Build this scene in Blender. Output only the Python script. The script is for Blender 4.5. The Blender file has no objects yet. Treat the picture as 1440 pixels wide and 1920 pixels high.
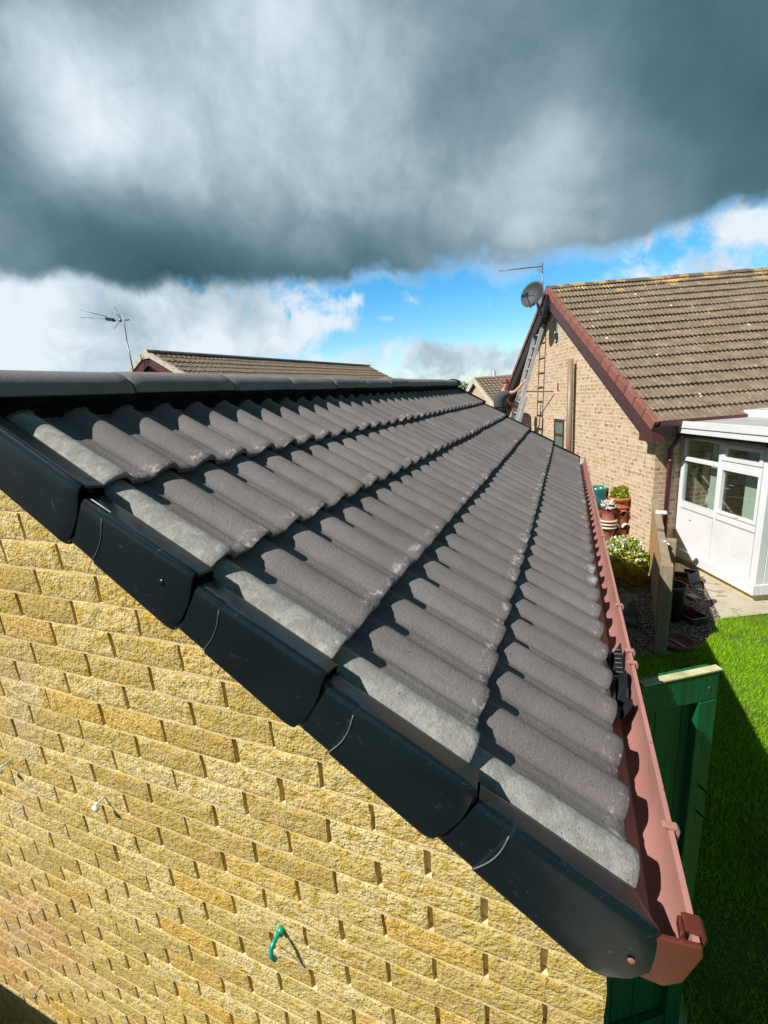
import bpy, bmesh, math, random
import numpy as np
from mathutils import Vector, Matrix
random.seed(7); rng = np.random.default_rng(7)
S = bpy.context.scene
COL = S.collection
sin, cos, tan, rad, PI = math.sin, math.cos, math.tan, math.radians, math.pi

# ------------------------------------------------------------------ camera
CAM = Vector((1.3699, -0.6563, 0.498))
YAW, PIT, ROL, F = -0.3991, -0.246, -0.0814, 837.5172
def basis():
    f = Vector((sin(YAW)*cos(PIT), cos(YAW)*cos(PIT), sin(PIT)))
    r = Vector((cos(YAW), -sin(YAW), 0)); u = r.cross(f)
    return r*cos(ROL)+u*sin(ROL), -r*sin(ROL)+u*cos(ROL), f
RT, UP, FW = basis()
cam = bpy.data.cameras.new('camera'); co = bpy.data.objects.new('camera', cam); COL.objects.link(co)
cam.sensor_fit = 'VERTICAL'; cam.sensor_height = 36; cam.lens = F/1920*36
cam.clip_start = 0.05; cam.clip_end = 2000
co.matrix_world = Matrix(((RT.x, UP.x, -FW.x, CAM.x), (RT.y, UP.y, -FW.y, CAM.y), (RT.z, UP.z, -FW.z, CAM.z), (0, 0, 0, 1)))
S.camera = co
def ray(px, py):
    return (FW*F+RT*(px-720)-UP*(py-960)).normalized()
def px(x, y, ax, val):
    d = ray(x, y); return CAM+d*((val-CAM[ax])/d[ax])
def pxp(x, y, A, n):
    d = ray(x, y); return CAM+d*((Vector(A)-CAM).dot(n)/d.dot(n))

# ------------------------------------------------------------------ sun and exposure
SAZ, SEL = rad(43), rad(47.5)          # heading the light travels to, elevation
L = Vector((sin(SAZ)*cos(SEL), cos(SAZ)*cos(SEL), -sin(SEL)))
sd = bpy.data.lights.new('sun', 'SUN'); sd.energy = 4.6; sd.angle = rad(0.5); sd.color = (1, .955, .88)
so = bpy.data.objects.new('sun', sd); COL.objects.link(so)
so.rotation_euler = L.to_track_quat('-Z', 'Y').to_euler(); so.location = (0, 0, 30)
S.view_settings.view_transform = 'Standard'; S.view_settings.look = 'None'
S.view_settings.exposure = 0.55; S.view_settings.gamma = 1
S.view_settings.use_curve_mapping = False
S.cycles.max_bounces = 6; S.cycles.transparent_max_bounces = 12

# ------------------------------------------------------------------ node helper
class NT:
    def __init__(s, nt): s.nt = nt; s.n = nt.nodes; s.l = nt.links
    def new(s, t, **k):
        x = s.n.new(t)
        for a, b in k.items(): setattr(x, a, b)
        return x
    def put(s, sock, v):
        if isinstance(v, bpy.types.NodeSocket): s.l.new(v, sock)
        elif v is not None: sock.default_value = v
    def m(s, op, a, b=None, c=None, clamp=False):
        x = s.new('ShaderNodeMath', operation=op, use_clamp=clamp)
        s.put(x.inputs[0], a)
        if b is not None: s.put(x.inputs[1], b)
        if c is not None: s.put(x.inputs[2], c)
        return x.outputs[0]
    def vm(s, op, a, b=None):
        x = s.new('ShaderNodeVectorMath', operation=op); s.put(x.inputs[0], a)
        if b is not None: s.put(x.inputs[1], b)
        return x.outputs[0]
    def noise(s, vec, scale, detail=4, rough=.55, dist=0, out=0):
        x = s.new('ShaderNodeTexNoise'); s.put(x.inputs['Vector'], vec)
        x.inputs['Scale'].default_value = scale; x.inputs['Detail'].default_value = detail
        x.inputs['Roughness'].default_value = rough; x.inputs['Distortion'].default_value = dist
        return x.outputs[out]
    def ramp(s, f, stops, interp='LINEAR'):
        x = s.new('ShaderNodeValToRGB'); s.put(x.inputs[0], f); r = x.color_ramp; r.interpolation = interp
        while len(r.elements) < len(stops): r.elements.new(.5)
        for e, (p, c) in zip(r.elements, stops):
            e.position = p; e.color = (*c, 1) if len(c) == 3 else c
        return x.outputs[0]
    def mix(s, f, a, b, blend='MIX'):
        x = s.new('ShaderNodeMix', data_type='RGBA', blend_type=blend)
        s.put(x.inputs[0], f)
        s.put(x.inputs[6], (*a, 1) if isinstance(a, tuple) and len(a) == 3 else a)
        s.put(x.inputs[7], (*b, 1) if isinstance(b, tuple) and len(b) == 3 else b)
        return x.outputs[2]
    def step(s, v, a, b):
        x = s.new('ShaderNodeMapRange', interpolation_type='SMOOTHSTEP'); s.put(x.inputs[0], v)
        x.inputs[1].default_value = a; x.inputs[2].default_value = b; return x.outputs[0]

# ------------------------------------------------------------------ world: sky with layered cloud
W = bpy.data.worlds.new('World'); S.world = W; W.use_nodes = True
w = NT(W.node_tree); w.n.clear()
geo = w.new('ShaderNodeTexCoord').outputs['Generated']
sky = w.new('ShaderNodeTexSky', sky_type='NISHITA', sun_disc=False)
sky.sun_elevation = SEL; sky.sun_rotation = SAZ+PI; sky.altitude = 50; sky.air_density = 1.0; sky.dust_density = .6; sky.ozone_density = 3.0
sp = w.new('ShaderNodeSeparateXYZ'); w.put(sp.inputs[0], geo)
dx, dy, dz = sp.outputs
n3 = w.noise(geo, 3.6, 10, .56, .35)
n4 = w.noise(geo, 13, 8, .6, .4)
n5 = w.noise(geo, 3.0, 5, .55, .4, out=1)
wv = w.new('ShaderNodeVectorMath', operation='SCALE'); w.put(wv.inputs[0], w.vm('SUBTRACT', n5, (.5, .5, .5))); wv.inputs[3].default_value = .17
gw_ = w.vm('NORMALIZE', w.vm('ADD', geo, wv.outputs[0]))
sp2 = w.new('ShaderNodeSeparateXYZ'); w.put(sp2.inputs[0], gw_)
az = w.m('ARCTAN2', sp2.outputs[0], sp2.outputs[1]); el = w.m('ARCSINE', w.m('MINIMUM', w.m('MAXIMUM', dz, -1), 1))
elw = w.m('ARCSINE', w.m('MINIMUM', w.m('MAXIMUM', sp2.outputs[2], -1), 1))
def vdot(a, b):
    x = w.new('ShaderNodeVectorMath', operation='DOT_PRODUCT'); w.put(x.inputs[0], a); x.inputs[1].default_value = b; return x.outputs['Value']
# brightness of the overcast deck: soft lobes about fixed sky directions, broken up by noise
RB = [(165, -20, -0.07), (350, -20, 0.23), (535, -20, 0.32), (720, -20, 0.17), (905, -20, 0.21), (1090, -20, 0.09), (1460, -20, 0.14), (-20, 90, 0.18), (165, 90, 0.17), (535, 90, 0.15), (720, 90, 0.08), (905, 90, 0.03), (1275, 90, -0.06), (1460, 90, 0.05), (-20, 190, 0.1), (165, 190, 0.37), (350, 190, 0.07), (535, 190, 0.04), (720, 190, 0.05), (905, 190, -0.11), (1090, 190, 0.06), (1275, 190, -0.08), (1460, 190, -0.03), (165, 270, 0.22), (350, 270, 0.19), (535, 270, 0.14), (720, 270, 0.14), (1090, 270, 0.14), (1460, 270, -0.03), (-20, 350, 0.03), (165, 350, -0.08), (350, 350, 0.08), (535, 350, 0.23), (720, 350, 0.21), (905, 350, 0.25), (1090, 350, 0.16), (1275, 350, 0.08), (-20, 420, 0.12), (165, 420, -0.14), (350, 420, -0.11), (535, 420, 0.11), (720, 420, 0.11), (905, 420, 0.24), (1090, 420, 0.12), (1275, 420, 0.11), (-20, 500, 0.12), (165, 500, 0.07), (350, 500, -0.05), (535, 500, -0.07), (720, 500, -0.08)]
deck_b = 0.10  # base for sky outside the view, made dark to cut ambient light
for x_, y_, a_ in RB:
    e_ = w.m('EXPONENT', w.m('MULTIPLY_ADD', vdot(gw_, tuple(ray(x_, y_))), 121.4, -121.4))
    deck_b = w.m('MULTIPLY_ADD', e_, a_, deck_b)
gain = w.m('ADD', .22, w.m('MULTIPLY', deck_b, 1.0))
deck_b = w.m('ADD', deck_b, w.m('MULTIPLY', w.m('MULTIPLY', w.m('SUBTRACT', n3, .5), .85), gain))
deck_b = w.m('ADD', deck_b, w.m('MULTIPLY', w.m('MULTIPLY', w.m('SUBTRACT', n4, .5), .34), gain))
# broken low cumulus beneath the deck
front = w.step(vdot(geo, tuple(FW)), -.1, .6)  # low cloud also darkened away from the view, for less ambient light
nl = w.noise(geo, 9, 9, .6, .35); nl2 = w.noise(geo, 4.5, 4, .5, .3)
low_b = w.m('ADD', w.m('MULTIPLY', front, .84), w.m('MULTIPLY', w.m('SUBTRACT', nl, .5), .95))
low_b = w.m('ADD', low_b, w.m('ADD', .08, w.m('MULTIPLY', w.m('SUBTRACT', nl2, .5), .7)))
def blob(x, y, sx, sy, amp):
    d = ray(x, y); a0 = math.atan2(d.x, d.y); e0 = math.asin(d.z)
    q = w.m('ADD', w.m('POWER', w.m('ABSOLUTE', w.m('DIVIDE', w.m('SUBTRACT', az, a0), sx)), 2), w.m('POWER', w.m('ABSOLUTE', w.m('DIVIDE', w.m('SUBTRACT', elw, e0), sy)), 2))
    return w.m('MULTIPLY', w.m('EXPONENT', w.m('MULTIPLY', q, -1)), amp)
cov_low = w.m('ADD', .62, w.m('MULTIPLY', w.m('SUBTRACT', w.noise(geo, 12, 10, .66, .5), .5), 1.8))
for b_ in [(110, 590, .34, .12, .34), (430, 600, .2, .045, .30), (560, 625, .10, .03, .25), (760, 560, .26, .05, -.85), (940, 560, .12, .08, -.60), (1040, 500, .14, .022, -.45), (660, 650, .09, .03, -.55), (870, 650, .12, .03, .42), (1130, 475, .05, .02, .15), (1250, 480, .10, .025, -.30), (1360, 440, .10, .04, .15), (825, 548, .075, .024, .70), (665, 562, .06, .022, .66), (912, 545, .035, .045, .66), (740, 600, .05, .012, .4), (620, 600, .06, .02, .4), (560, 560, .04, .02, .3), (1100, 505, .08, .02, .35)]:
    cov_low = w.m('ADD', cov_low, blob(*b_))
elt = w.step(w.m('ADD', elw, w.m('ADD', w.m('MULTIPLY', w.m('SUBTRACT', n4, .5), .055), w.m('MULTIPLY', w.m('SUBTRACT', nl, .5), .05))), rad(12.9), rad(15.4))
cov = w.m('MAXIMUM', w.step(cov_low, .30, .80), elt)
mixb = w.m('ADD', w.m('MULTIPLY', deck_b, elt), w.m('MULTIPLY', low_b, w.m('SUBTRACT', 1.0, elt)))
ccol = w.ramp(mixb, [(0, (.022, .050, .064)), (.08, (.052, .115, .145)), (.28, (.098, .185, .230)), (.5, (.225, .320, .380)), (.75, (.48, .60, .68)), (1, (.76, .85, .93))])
skc = w.new('ShaderNodeVectorMath', operation='SCALE'); w.put(skc.inputs[0], sky.outputs[0]); skc.inputs[3].default_value = .175
hs = w.new('ShaderNodeHueSaturation'); w.put(hs.inputs['Color'], skc.outputs[0]); hs.inputs['Saturation'].default_value = 1.45; hs.inputs['Hue'].default_value = .49
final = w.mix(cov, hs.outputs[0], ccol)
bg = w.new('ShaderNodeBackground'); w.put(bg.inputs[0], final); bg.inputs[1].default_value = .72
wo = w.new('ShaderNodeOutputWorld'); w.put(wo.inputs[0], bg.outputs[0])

# ------------------------------------------------------------------ materials
def principled(name):
    m = bpy.data.materials.new(name); m.use_nodes = True
    t = NT(m.node_tree); b = t.n['Principled BSDF']
    return m, t, b
def bump(t, b, h, dist, strength=1.0):
    x = t.new('ShaderNodeBump'); x.inputs['Distance'].default_value = dist; x.inputs['Strength'].default_value = strength
    t.put(x.inputs['Height'], h); t.put(b.inputs['Normal'], x.outputs[0])
def simple(name, ca, cb, scale=8, rough=.6, bs=60, bd=.002, metallic=0, detail=5, spec=.5, stretch=None, spots=None):
    """two-tone noise material with bump and optional spots (colour, scale, threshold)"""
    m, t, b = principled(name)
    v = t.new('ShaderNodeTexCoord').outputs['Object']
    if stretch:
        mp = t.new('ShaderNodeMapping'); t.put(mp.inputs[0], v); mp.inputs['Scale'].default_value = stretch; v = mp.outputs[0]
    n = t.noise(v, scale, detail, .6)
    c = t.ramp(n, [(.3, ca), (.7, cb)])
    if spots:
        s_ = t.noise(v, spots[1], 5, .65)
        c = t.mix(t.step(s_, spots[2], spots[2]+.06), c, spots[0])
    t.put(b.inputs['Base Color'], c); b.inputs['Roughness'].default_value = rough
    b.inputs['Metallic'].default_value = metallic; b.inputs['Specular IOR Level'].default_value = spec
    if bd: bump(t, b, t.noise(v, bs, 4, .6), bd)
    return m
def tile_material(name, ca, cb, cc, grain=420, white=(.62, .62, .60), wear=.5, bump_d=.0012):
    m, t, b = principled(name)
    v = t.new('ShaderNodeTexCoord').outputs['Object']
    n = t.noise(v, 5.0, 6, .65)
    c = t.ramp(n, [(.3, ca), (.52, cb), (.72, cc)])
    g = t.noise(v, grain, 2, .7)
    to_ = t.new('ShaderNodeAttribute', attribute_name='tone')
    c = t.mix(t.m('MULTIPLY', to_.outputs['Fac'], .22), c, (.09, .078, .074))
    mp2 = t.new('ShaderNodeMapping'); t.put(mp2.inputs[0], v); mp2.inputs['Scale'].default_value = (.3, 1, .3)
    c = t.mix(t.m('MULTIPLY', t.step(t.noise(mp2.outputs[0], 30, 5, .65, .2), .52, .68), .28), c, (.11, .095, .09))
    pa_ = t.new('ShaderNodeAttribute', attribute_name='pale')
    c = t.mix(t.m('MULTIPLY', pa_.outputs['Fac'], t.m('ADD', .45, t.m('MULTIPLY', t.step(t.noise(v, 24, 6, .7, .5), .42, .62), .5))), c, (.46, .46, .42))
    c = t.mix(t.step(g, .35, .75), t.mix(.32, c, (0, 0, 0), 'MULTIPLY'), c)
    at = t.new('ShaderNodeAttribute', attribute_name='wear')
    sp_ = t.noise(v, 46, 6, .7); sm = t.noise(v, 13, 4, .6)
    e = t.m('MULTIPLY', at.outputs['Fac'], t.step(t.m('ADD', t.m('MULTIPLY', sp_, .6), t.m('MULTIPLY', sm, .4)), .525, .60))
    c = t.mix(t.m('MULTIPLY', e, wear), c, white)
    mp = t.new('ShaderNodeMapping'); t.put(mp.inputs[0], v); mp.inputs['Scale'].default_value = (.25, 1, .25)
    scr = t.step(t.noise(mp.outputs[0], 60, 3, .7, .4), .70, .76)
    c = t.mix(t.m('MULTIPLY', scr, .35*wear), c, white)
    pit = t.new('ShaderNodeTexVoronoi'); t.put(pit.inputs['Vector'], v); pit.inputs['Scale'].default_value = 95
    pm = t.m('MULTIPLY', t.m('SUBTRACT', 1.0, t.step(pit.outputs['Distance'], .08, .17)), t.step(t.noise(v, 30, 2), .56, .62))
    c = t.mix(t.m('MULTIPLY', pm, .8), c, (.02, .02, .02))
    t.put(b.inputs['Base Color'], c); b.inputs['Roughness'].default_value = .78; b.inputs['Specular IOR Level'].default_value = .35
    h = t.m('SUBTRACT', t.m('ADD', g, t.m('MULTIPLY', t.noise(v, 120, 3, .6), 1.3)), pm)
    bump(t, b, h, bump_d)
    return m
M = {}
M['tile'] = tile_material('grey_concrete_tile', (.185, .166, .163), (.232, .208, .205), (.27, .246, .242), wear=.5)
M['ridge'] = tile_material('ridge_concrete', (.23, .225, .23), (.27, .262, .267), (.32, .31, .315), wear=.25)
M['old_tile'] = tile_material('weathered_brown_tile', (.165, .118, .082), (.25, .188, .134), (.36, .285, .21), grain=60, white=(.58, .53, .44), wear=.3, bump_d=.004)
def lichen(mat, col, scale, thr, zlo, zhi):
    t = NT(mat.node_tree); b = t.n['Principled BSDF']; l = b.inputs['Base Color'].links[0].from_socket
    v = t.new('ShaderNodeTexCoord').outputs['Object']
    s_ = t.new('ShaderNodeSeparateXYZ'); t.put(s_.inputs[0], v)
    f = t.m('MULTIPLY', t.step(t.noise(v, scale, 4, .6), thr, thr+.05), t.step(s_.outputs[2], zlo, zhi))
    t.put(b.inputs['Base Color'], t.mix(f, l, col))
M['old_tile_roof'] = M['old_tile'].copy(); M['old_tile_roof'].name = 'lichened_brown_tile'
lichen(M['old_tile_roof'], (.46, .32, .12), 3.2, .54, 2.3, 2.6)
lichen(M['old_tile_roof'], (.60, .56, .44), 8, .66, -1, 0)
def plastic(name, ca, cb, rough=.26):
    m, t, b = principled(name)
    v = t.new('ShaderNodeTexCoord').outputs['Object']
    c = t.ramp(t.noise(v, 6, 6, .65), [(.35, ca), (.7, cb)])
    d = t.step(t.noise(v, 22, 7, .75, .5), .60, .74)
    c = t.mix(t.m('MULTIPLY', d, .22), c, (.22, .24, .25))
    mp = t.new('ShaderNodeMapping'); t.put(mp.inputs[0], v); mp.inputs['Scale'].default_value = (1, 6, 7); mp.inputs['Rotation'].default_value = (.3, .5, .8)
    sc = t.step(t.noise(mp.outputs[0], 26, 3, .7, .6), .715, .735)
    c = t.mix(t.m('MULTIPLY', sc, .4), c, (.35, .36, .36))
    t.put(b.inputs['Base Color'], c); b.inputs['Specular IOR Level'].default_value = .45
    t.put(b.inputs['Roughness'], t.m('ADD', rough, t.m('MULTIPLY', d, .25)))
    bump(t, b, t.noise(v, 14, 3, .5), .0008)
    return m
M['black'] = plastic('black_verge_plastic', (.003, .0095, .0125), (.0065, .015, .0185))
M['black_shiny'] = simple('black_vent_plastic', (.012, .014, .016), (.02, .022, .024), rough=.3, bd=0)
M['scuff'] = simple('scuffed_plastic_edge', (.10, .12, .13), (.16, .18, .19), rough=.5, bd=0)
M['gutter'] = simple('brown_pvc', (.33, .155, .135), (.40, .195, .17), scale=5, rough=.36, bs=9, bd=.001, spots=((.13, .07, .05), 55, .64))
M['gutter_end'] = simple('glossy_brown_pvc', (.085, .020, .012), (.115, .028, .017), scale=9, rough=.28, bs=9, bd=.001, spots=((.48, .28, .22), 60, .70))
M['maroon'] = simple('maroon_paint', (.085, .028, .030), (.12, .040, .042), rough=.42, bs=20, bd=.001)
M['maroon_dark'] = simple('dark_brown_paint', (.065, .030, .032), (.085, .042, .044), rough=.5, bs=20, bd=.001)
M['verge_red'] = simple('red_verge_tile', (.19, .068, .052), (.27, .11, .085), scale=5, rough=.7, bs=50, bd=.002)
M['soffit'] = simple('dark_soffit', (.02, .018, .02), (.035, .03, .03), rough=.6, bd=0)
M['white'] = simple('white_upvc', (.66, .67, .70), (.75, .76, .78), scale=2.5, rough=.32, bs=6, bd=.0006, spots=((.56, .56, .54), 7, .66))
M['white_line'] = simple('grey_seal', (.30, .31, .33), (.36, .37, .39), rough=.5, bd=0)
M['grey_roof'] = simple('grey_roof_membrane', (.36, .37, .37), (.46, .46, .46), scale=3, rough=.55, bs=20, bd=.001)
M['green'] = simple('green_gate_paint', (.0015, .07, .022), (.004, .135, .046), scale=9, rough=.42, bs=30, bd=.003, stretch=(5, 5, .35), spots=((.05, .17, .09), 22, .66))
M['wood_pale'] = simple('worn_pale_timber', (.30, .34, .16), (.62, .55, .32), scale=14, rough=.8, bs=60, bd=.002)
M['fence'] = simple('weathered_timber', (.32, .17, .07), (.50, .31, .14), scale=9, rough=.85, bs=40, bd=.004, stretch=(3, 3, .35))
M['fence_grey'] = simple('grey_timber', (.22, .165, .11), (.36, .28, .19), scale=9, rough=.88, bs=40, bd=.004, stretch=(3, 3, .35))
M['aluminium'] = simple('aluminium', (.44, .46, .48), (.55, .57, .59), rough=.45, bd=0, metallic=.3)
M['steel'] = simple('dull_steel', (.16, .18, .20), (.26, .28, .30), rough=.45, bd=0, metallic=.6)
M['dish'] = simple('dark_mesh_dish', (.006, .018, .023), (.011, .027, .034), rough=.6, bs=90, bd=.001)
M['mortar'] = simple('sand_mortar', (.74, .58, .29), (.82, .68, .40), scale=30, rough=.95, bs=160, bd=.003)
M['terracotta'] = simple('terracotta', (.30, .085, .035), (.46, .16, .07), scale=9, rough=.75, bs=60, bd=.002, spots=((.42, .32, .24), 20, .66))
M['terra_dark'] = simple('dark_red_clay', (.22, .06, .045), (.30, .09, .07), scale=9, rough=.7, bs=60, bd=.002)
M['stoneware'] = simple('pale_stoneware', (.48, .43, .34), (.62, .57, .47), scale=12, rough=.75, bs=60, bd=.002)
M['dark_hole'] = simple('dark_hollow', (.012, .010, .009), (.02, .016, .014), rough=.9, bd=0)
M['teal'] = simple('teal_glaze', (.012, .13, .12), (.03, .22, .19), scale=9, rough=.2, bd=0)
M['slate_plastic'] = simple('dark_teal_plastic', (.012, .035, .045), (.02, .055, .065), rough=.45, bd=0)
M['navy'] = simple('dark_blue_plastic', (.006, .016, .024), (.01, .024, .034), rough=.45, bd=0)
M['stone'] = simple('grey_stone', (.14, .14, .12), (.26, .25, .22), scale=12, rough=.9, bs=50, bd=.01)
M['slab'] = simple('sandstone_slab', (.42, .34, .18), (.56, .47, .28), scale=8, rough=.85, bs=50, bd=.004)
M['soil'] = simple('soil', (.03, .02, .014), (.06, .042, .03), scale=20, rough=1, bs=80, bd=.01)
M['gravel'] = simple('gravel_stones', (.13, .10, .085), (.34, .28, .24), scale=60, rough=.9, bd=0)
M['patio'] = simple('concrete_paving', (.36, .32, .24), (.50, .45, .35), scale=4, rough=.9, bs=70, bd=.004, spots=((.26, .25, .17), 4, .57))
M['skin'] = simple('skin', (.52, .23, .16), (.60, .29, .20), rough=.5, bd=0)
M['shirt'] = simple('charcoal_cotton', (.045, .05, .058), (.065, .07, .08), rough=.9, bs=30, bd=.004)
M['trousers'] = simple('black_cotton', (.018, .018, .022), (.03, .03, .034), rough=.9, bd=0)
M['hair'] = simple('ginger_hair', (.13, .03, .018), (.22, .055, .028), scale=60, rough=.6, bd=0)
M['curtain'] = simple('pale_curtain', (.5, .55, .48), (.62, .66, .6), rough=.8, bd=0, stretch=(8, 8, .4))
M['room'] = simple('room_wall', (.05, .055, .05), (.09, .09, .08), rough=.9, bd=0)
M['hook_white'] = simple('white_hook', (.60, .68, .64), (.72, .80, .76), rough=.4, bd=0)
M['hook_green'] = simple('green_hook', (.0, .26, .17), (.0, .34, .23), rough=.3, bd=0)
M['wire'] = simple('grey_wire', (.3, .3, .3), (.4, .4, .4), rough=.4, bd=0)
def glass_material():
    m = bpy.data.materials.new('window_glass'); m.use_nodes = True; t = NT(m.node_tree); t.n.clear()
    fr = t.new('ShaderNodeLayerWeight'); fr.inputs[0].default_value = .5
    gl = t.new('ShaderNodeBsdfGlossy'); gl.inputs['Roughness'].default_value = .02
    tr = t.new('ShaderNodeBsdfTransparent'); tr.inputs[0].default_value = (.86, .92, .90, 1)
    mx = t.new('ShaderNodeMixShader'); t.put(mx.inputs[0], t.m('ADD', t.m('MULTIPLY', t.m('POWER', fr.outputs[1], 4), .6), .07)); t.put(mx.inputs[1], tr.outputs[0]); t.put(mx.inputs[2], gl.outputs[0])
    o = t.new('ShaderNodeOutputMaterial'); t.put(o.inputs[0], mx.outputs[0]); return m
M['glass'] = glass_material()
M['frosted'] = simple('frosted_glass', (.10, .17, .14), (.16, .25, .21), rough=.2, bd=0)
def near_brick():
    m, t, b = principled('split_face_brick')
    v = t.new('ShaderNodeTexCoord').outputs['Object']
    at = t.new('ShaderNodeAttribute', attribute_name='tint'); f = at.outputs['Fac']
    base = t.ramp(f, [(0, (.50, .36, .135)), (.3, (.57, .435, .17)), (.55, (.65, .515, .22)), (.8, (.71, .58, .29)), (.94, (.66, .43, .11)), (1, (.62, .42, .15))])
    n = t.noise(v, 34, 4, .6)
    c = t.mix(t.step(n, .42, .68), base, (.50, .34, .055))
    c = t.mix(t.m('MULTIPLY', t.step(t.noise(v, 3.2, 4, .6), .60, .74), .5), c, (.66, .42, .08))
    c = t.mix(t.m('MULTIPLY', t.step(t.noise(v, 2.1, 5, .6), .56, .70), .45), c, (.52, .45, .33))
    c = t.mix(t.m('MULTIPLY', t.step(t.noise(v, 150, 3, .6), .56, .70), .7), c, (.20, .145, .05))
    c = t.mix(t.m('MULTIPLY', t.step(t.noise(v, 70, 4, .7), .66, .74), .5), c, (.10, .085, .07))
    at2 = t.new('ShaderNodeAttribute', attribute_name='pink')
    c = t.mix(t.m('MULTIPLY', at2.outputs['Fac'], .4), c, (.60, .28, .18))
    t.put(b.inputs['Base Color'], c); b.inputs['Roughness'].default_value = .9; b.inputs['Specular IOR Level'].default_value = .2
    bump(t, b, t.m('ADD', t.noise(v, 190, 3, .5), t.m('MULTIPLY', t.noise(v, 75, 3, .5), 1.6)), .0048)
    return m
M['brick'] = near_brick()
def far_brick(name, ca, cb, mortar, spot):
    m, t, b = principled(name)
    v = t.new('ShaderNodeUVMap', uv_map='UVMap').outputs[0]
    br = t.new('ShaderNodeTexBrick'); t.put(br.inputs['Vector'], v)
    br.inputs['Scale'].default_value = 1; br.inputs['Brick Width'].default_value = .225; br.inputs['Row Height'].default_value = .075
    br.inputs['Mortar Size'].default_value = .008; br.inputs['Mortar Smooth'].default_value = .2; br.inputs['Bias'].default_value = -.1
    br.inputs['Color1'].default_value = (*ca, 1); br.inputs['Color2'].default_value = (*cb, 1); br.inputs['Mortar'].default_value = (*mortar, 1)
    br.offset = .5
    s_ = t.step(t.noise(v, 9, 5, .8), .53, .58)
    c = t.mix(t.m('MULTIPLY', t.m('MULTIPLY', s_, .75), t.m('SUBTRACT', 1, br.outputs['Fac'])), br.outputs['Color'], spot)
    c = t.mix(t.m('MULTIPLY', t.step(t.noise(v, 1.1, 4, .6), .52, .7), .25), c, (.62, .42, .17))
    t.put(b.inputs['Base Color'], c); b.inputs['Roughness'].default_value = .92; b.inputs['Specular IOR Level'].default_value = .2
    bump(t, b, t.m('SUBTRACT', t.m('MULTIPLY', t.noise(v, 60, 3, .6), .5), br.outputs['Fac']), .008)
    return m
M['far_brick'] = far_brick('buff_multi_brick', (.52, .375, .25), (.66, .50, .35), (.74, .62, .47), (.17, .105, .06))
M['dark_far_brick'] = far_brick('plain_brick', (.33, .20, .12), (.38, .25, .15), (.5, .43, .33), (.2, .12, .08))
def leafmat(name, a, b_, rough=.55, var=26):
    m, t, b = principled(name)
    v = t.new('ShaderNodeTexCoord').outputs['Object']
    g = t.new('ShaderNodeNewGeometry').outputs['Random Per Island']
    c = t.mix(g, a, b_); c = t.mix(t.m('MULTIPLY', t.step(t.noise(v, 2.5, 4, .6), .5, .7), .35), c, tuple(x*1.35 for x in b_))
    t.put(b.inputs['Base Color'], c); b.inputs['Roughness'].default_value = rough; b.inputs['Specular IOR Level'].default_value = .3
    tl = t.new('ShaderNodeBsdfTranslucent'); t.put(tl.inputs[0], c)
    mx = t.new('ShaderNodeMixShader'); mx.inputs[0].default_value = .3
    t.put(mx.inputs[1], b.outputs[0]); t.put(mx.inputs[2], tl.outputs[0]); t.put(t.n['Material Output'].inputs[0], mx.outputs[0])
    return m
M['grass'] = leafmat('grass_blade', (.20, .44, .002), (.40, .70, .006))
lg = NT(M['grass'].node_tree)
for n_ in list(lg.n):
    if n_.type == 'BSDF_PRINCIPLED':
        src = n_.inputs['Base Color'].links[0].from_socket; v_ = lg.new('ShaderNodeTexCoord').outputs['Object']
        lg.put(n_.inputs['Base Color'], lg.mix(lg.m('MULTIPLY', lg.step(lg.noise(v_, 2.2, 6, .75), .50, .60), .6), src, (.19, .17, .035)))
M['leaf'] = leafmat('shrub_leaf', (.14, .22, .012), (.46, .50, .04))
M['gold_leaf'] = leafmat('golden_leaf', (.34, .25, .008), (.62, .47, .015))
M['petal'] = leafmat('white_petal', (.72, .72, .66), (.8, .8, .76))
M['dark_leaf'] = leafmat('tree_leaf', (.035, .075, .012), (.08, .15, .03))
M['red_flower'] = leafmat('red_flower', (.16, .008, .010), (.28, .02, .02))
M['bark'] = simple('bark', (.06, .045, .03), (.12, .09, .06), rough=.95, bd=0)
def lawnmat():
    m, t, b = principled('lawn_soil_and_turf')
    v = t.new('ShaderNodeTexCoord').outputs['Object']
    c = t.ramp(t.noise(v, 40, 6, .7), [(.3, (.035, .075, .004)), (.55, (.09, .18, .008)), (.8, (.17, .26, .02))])
    c = t.mix(t.m('MULTIPLY', t.step(t.noise(v, 2.0, 5, .65), .5, .66), .5), c, (.13, .10, .035))
    t.put(b.inputs['Base Color'], c); b.inputs['Roughness'].default_value = 1
    bump(t, b, t.noise(v, 90, 5, .7), .02); return m
M['lawn'] = lawnmat()
def gravelbase():
    m, t, b = principled('gravel_bed')
    v = t.new('ShaderNodeTexCoord').outputs['Object']
    vo = t.new('ShaderNodeTexVoronoi'); t.put(vo.inputs['Vector'], v); vo.inputs['Scale'].default_value = 42
    c = t.mix(t.step(vo.outputs['Distance'], .25, .62), t.mix(vo.outputs['Color'], (.22, .17, .14), (.52, .46, .40)), (.04, .03, .025))
    t.put(b.inputs['Base Color'], c); b.inputs['Roughness'].default_value = .95
    bump(t, b, t.m('SUBTRACT', 1, vo.outputs['Distance']), .012); return m
M['gravel_bed'] = gravelbase()

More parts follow.
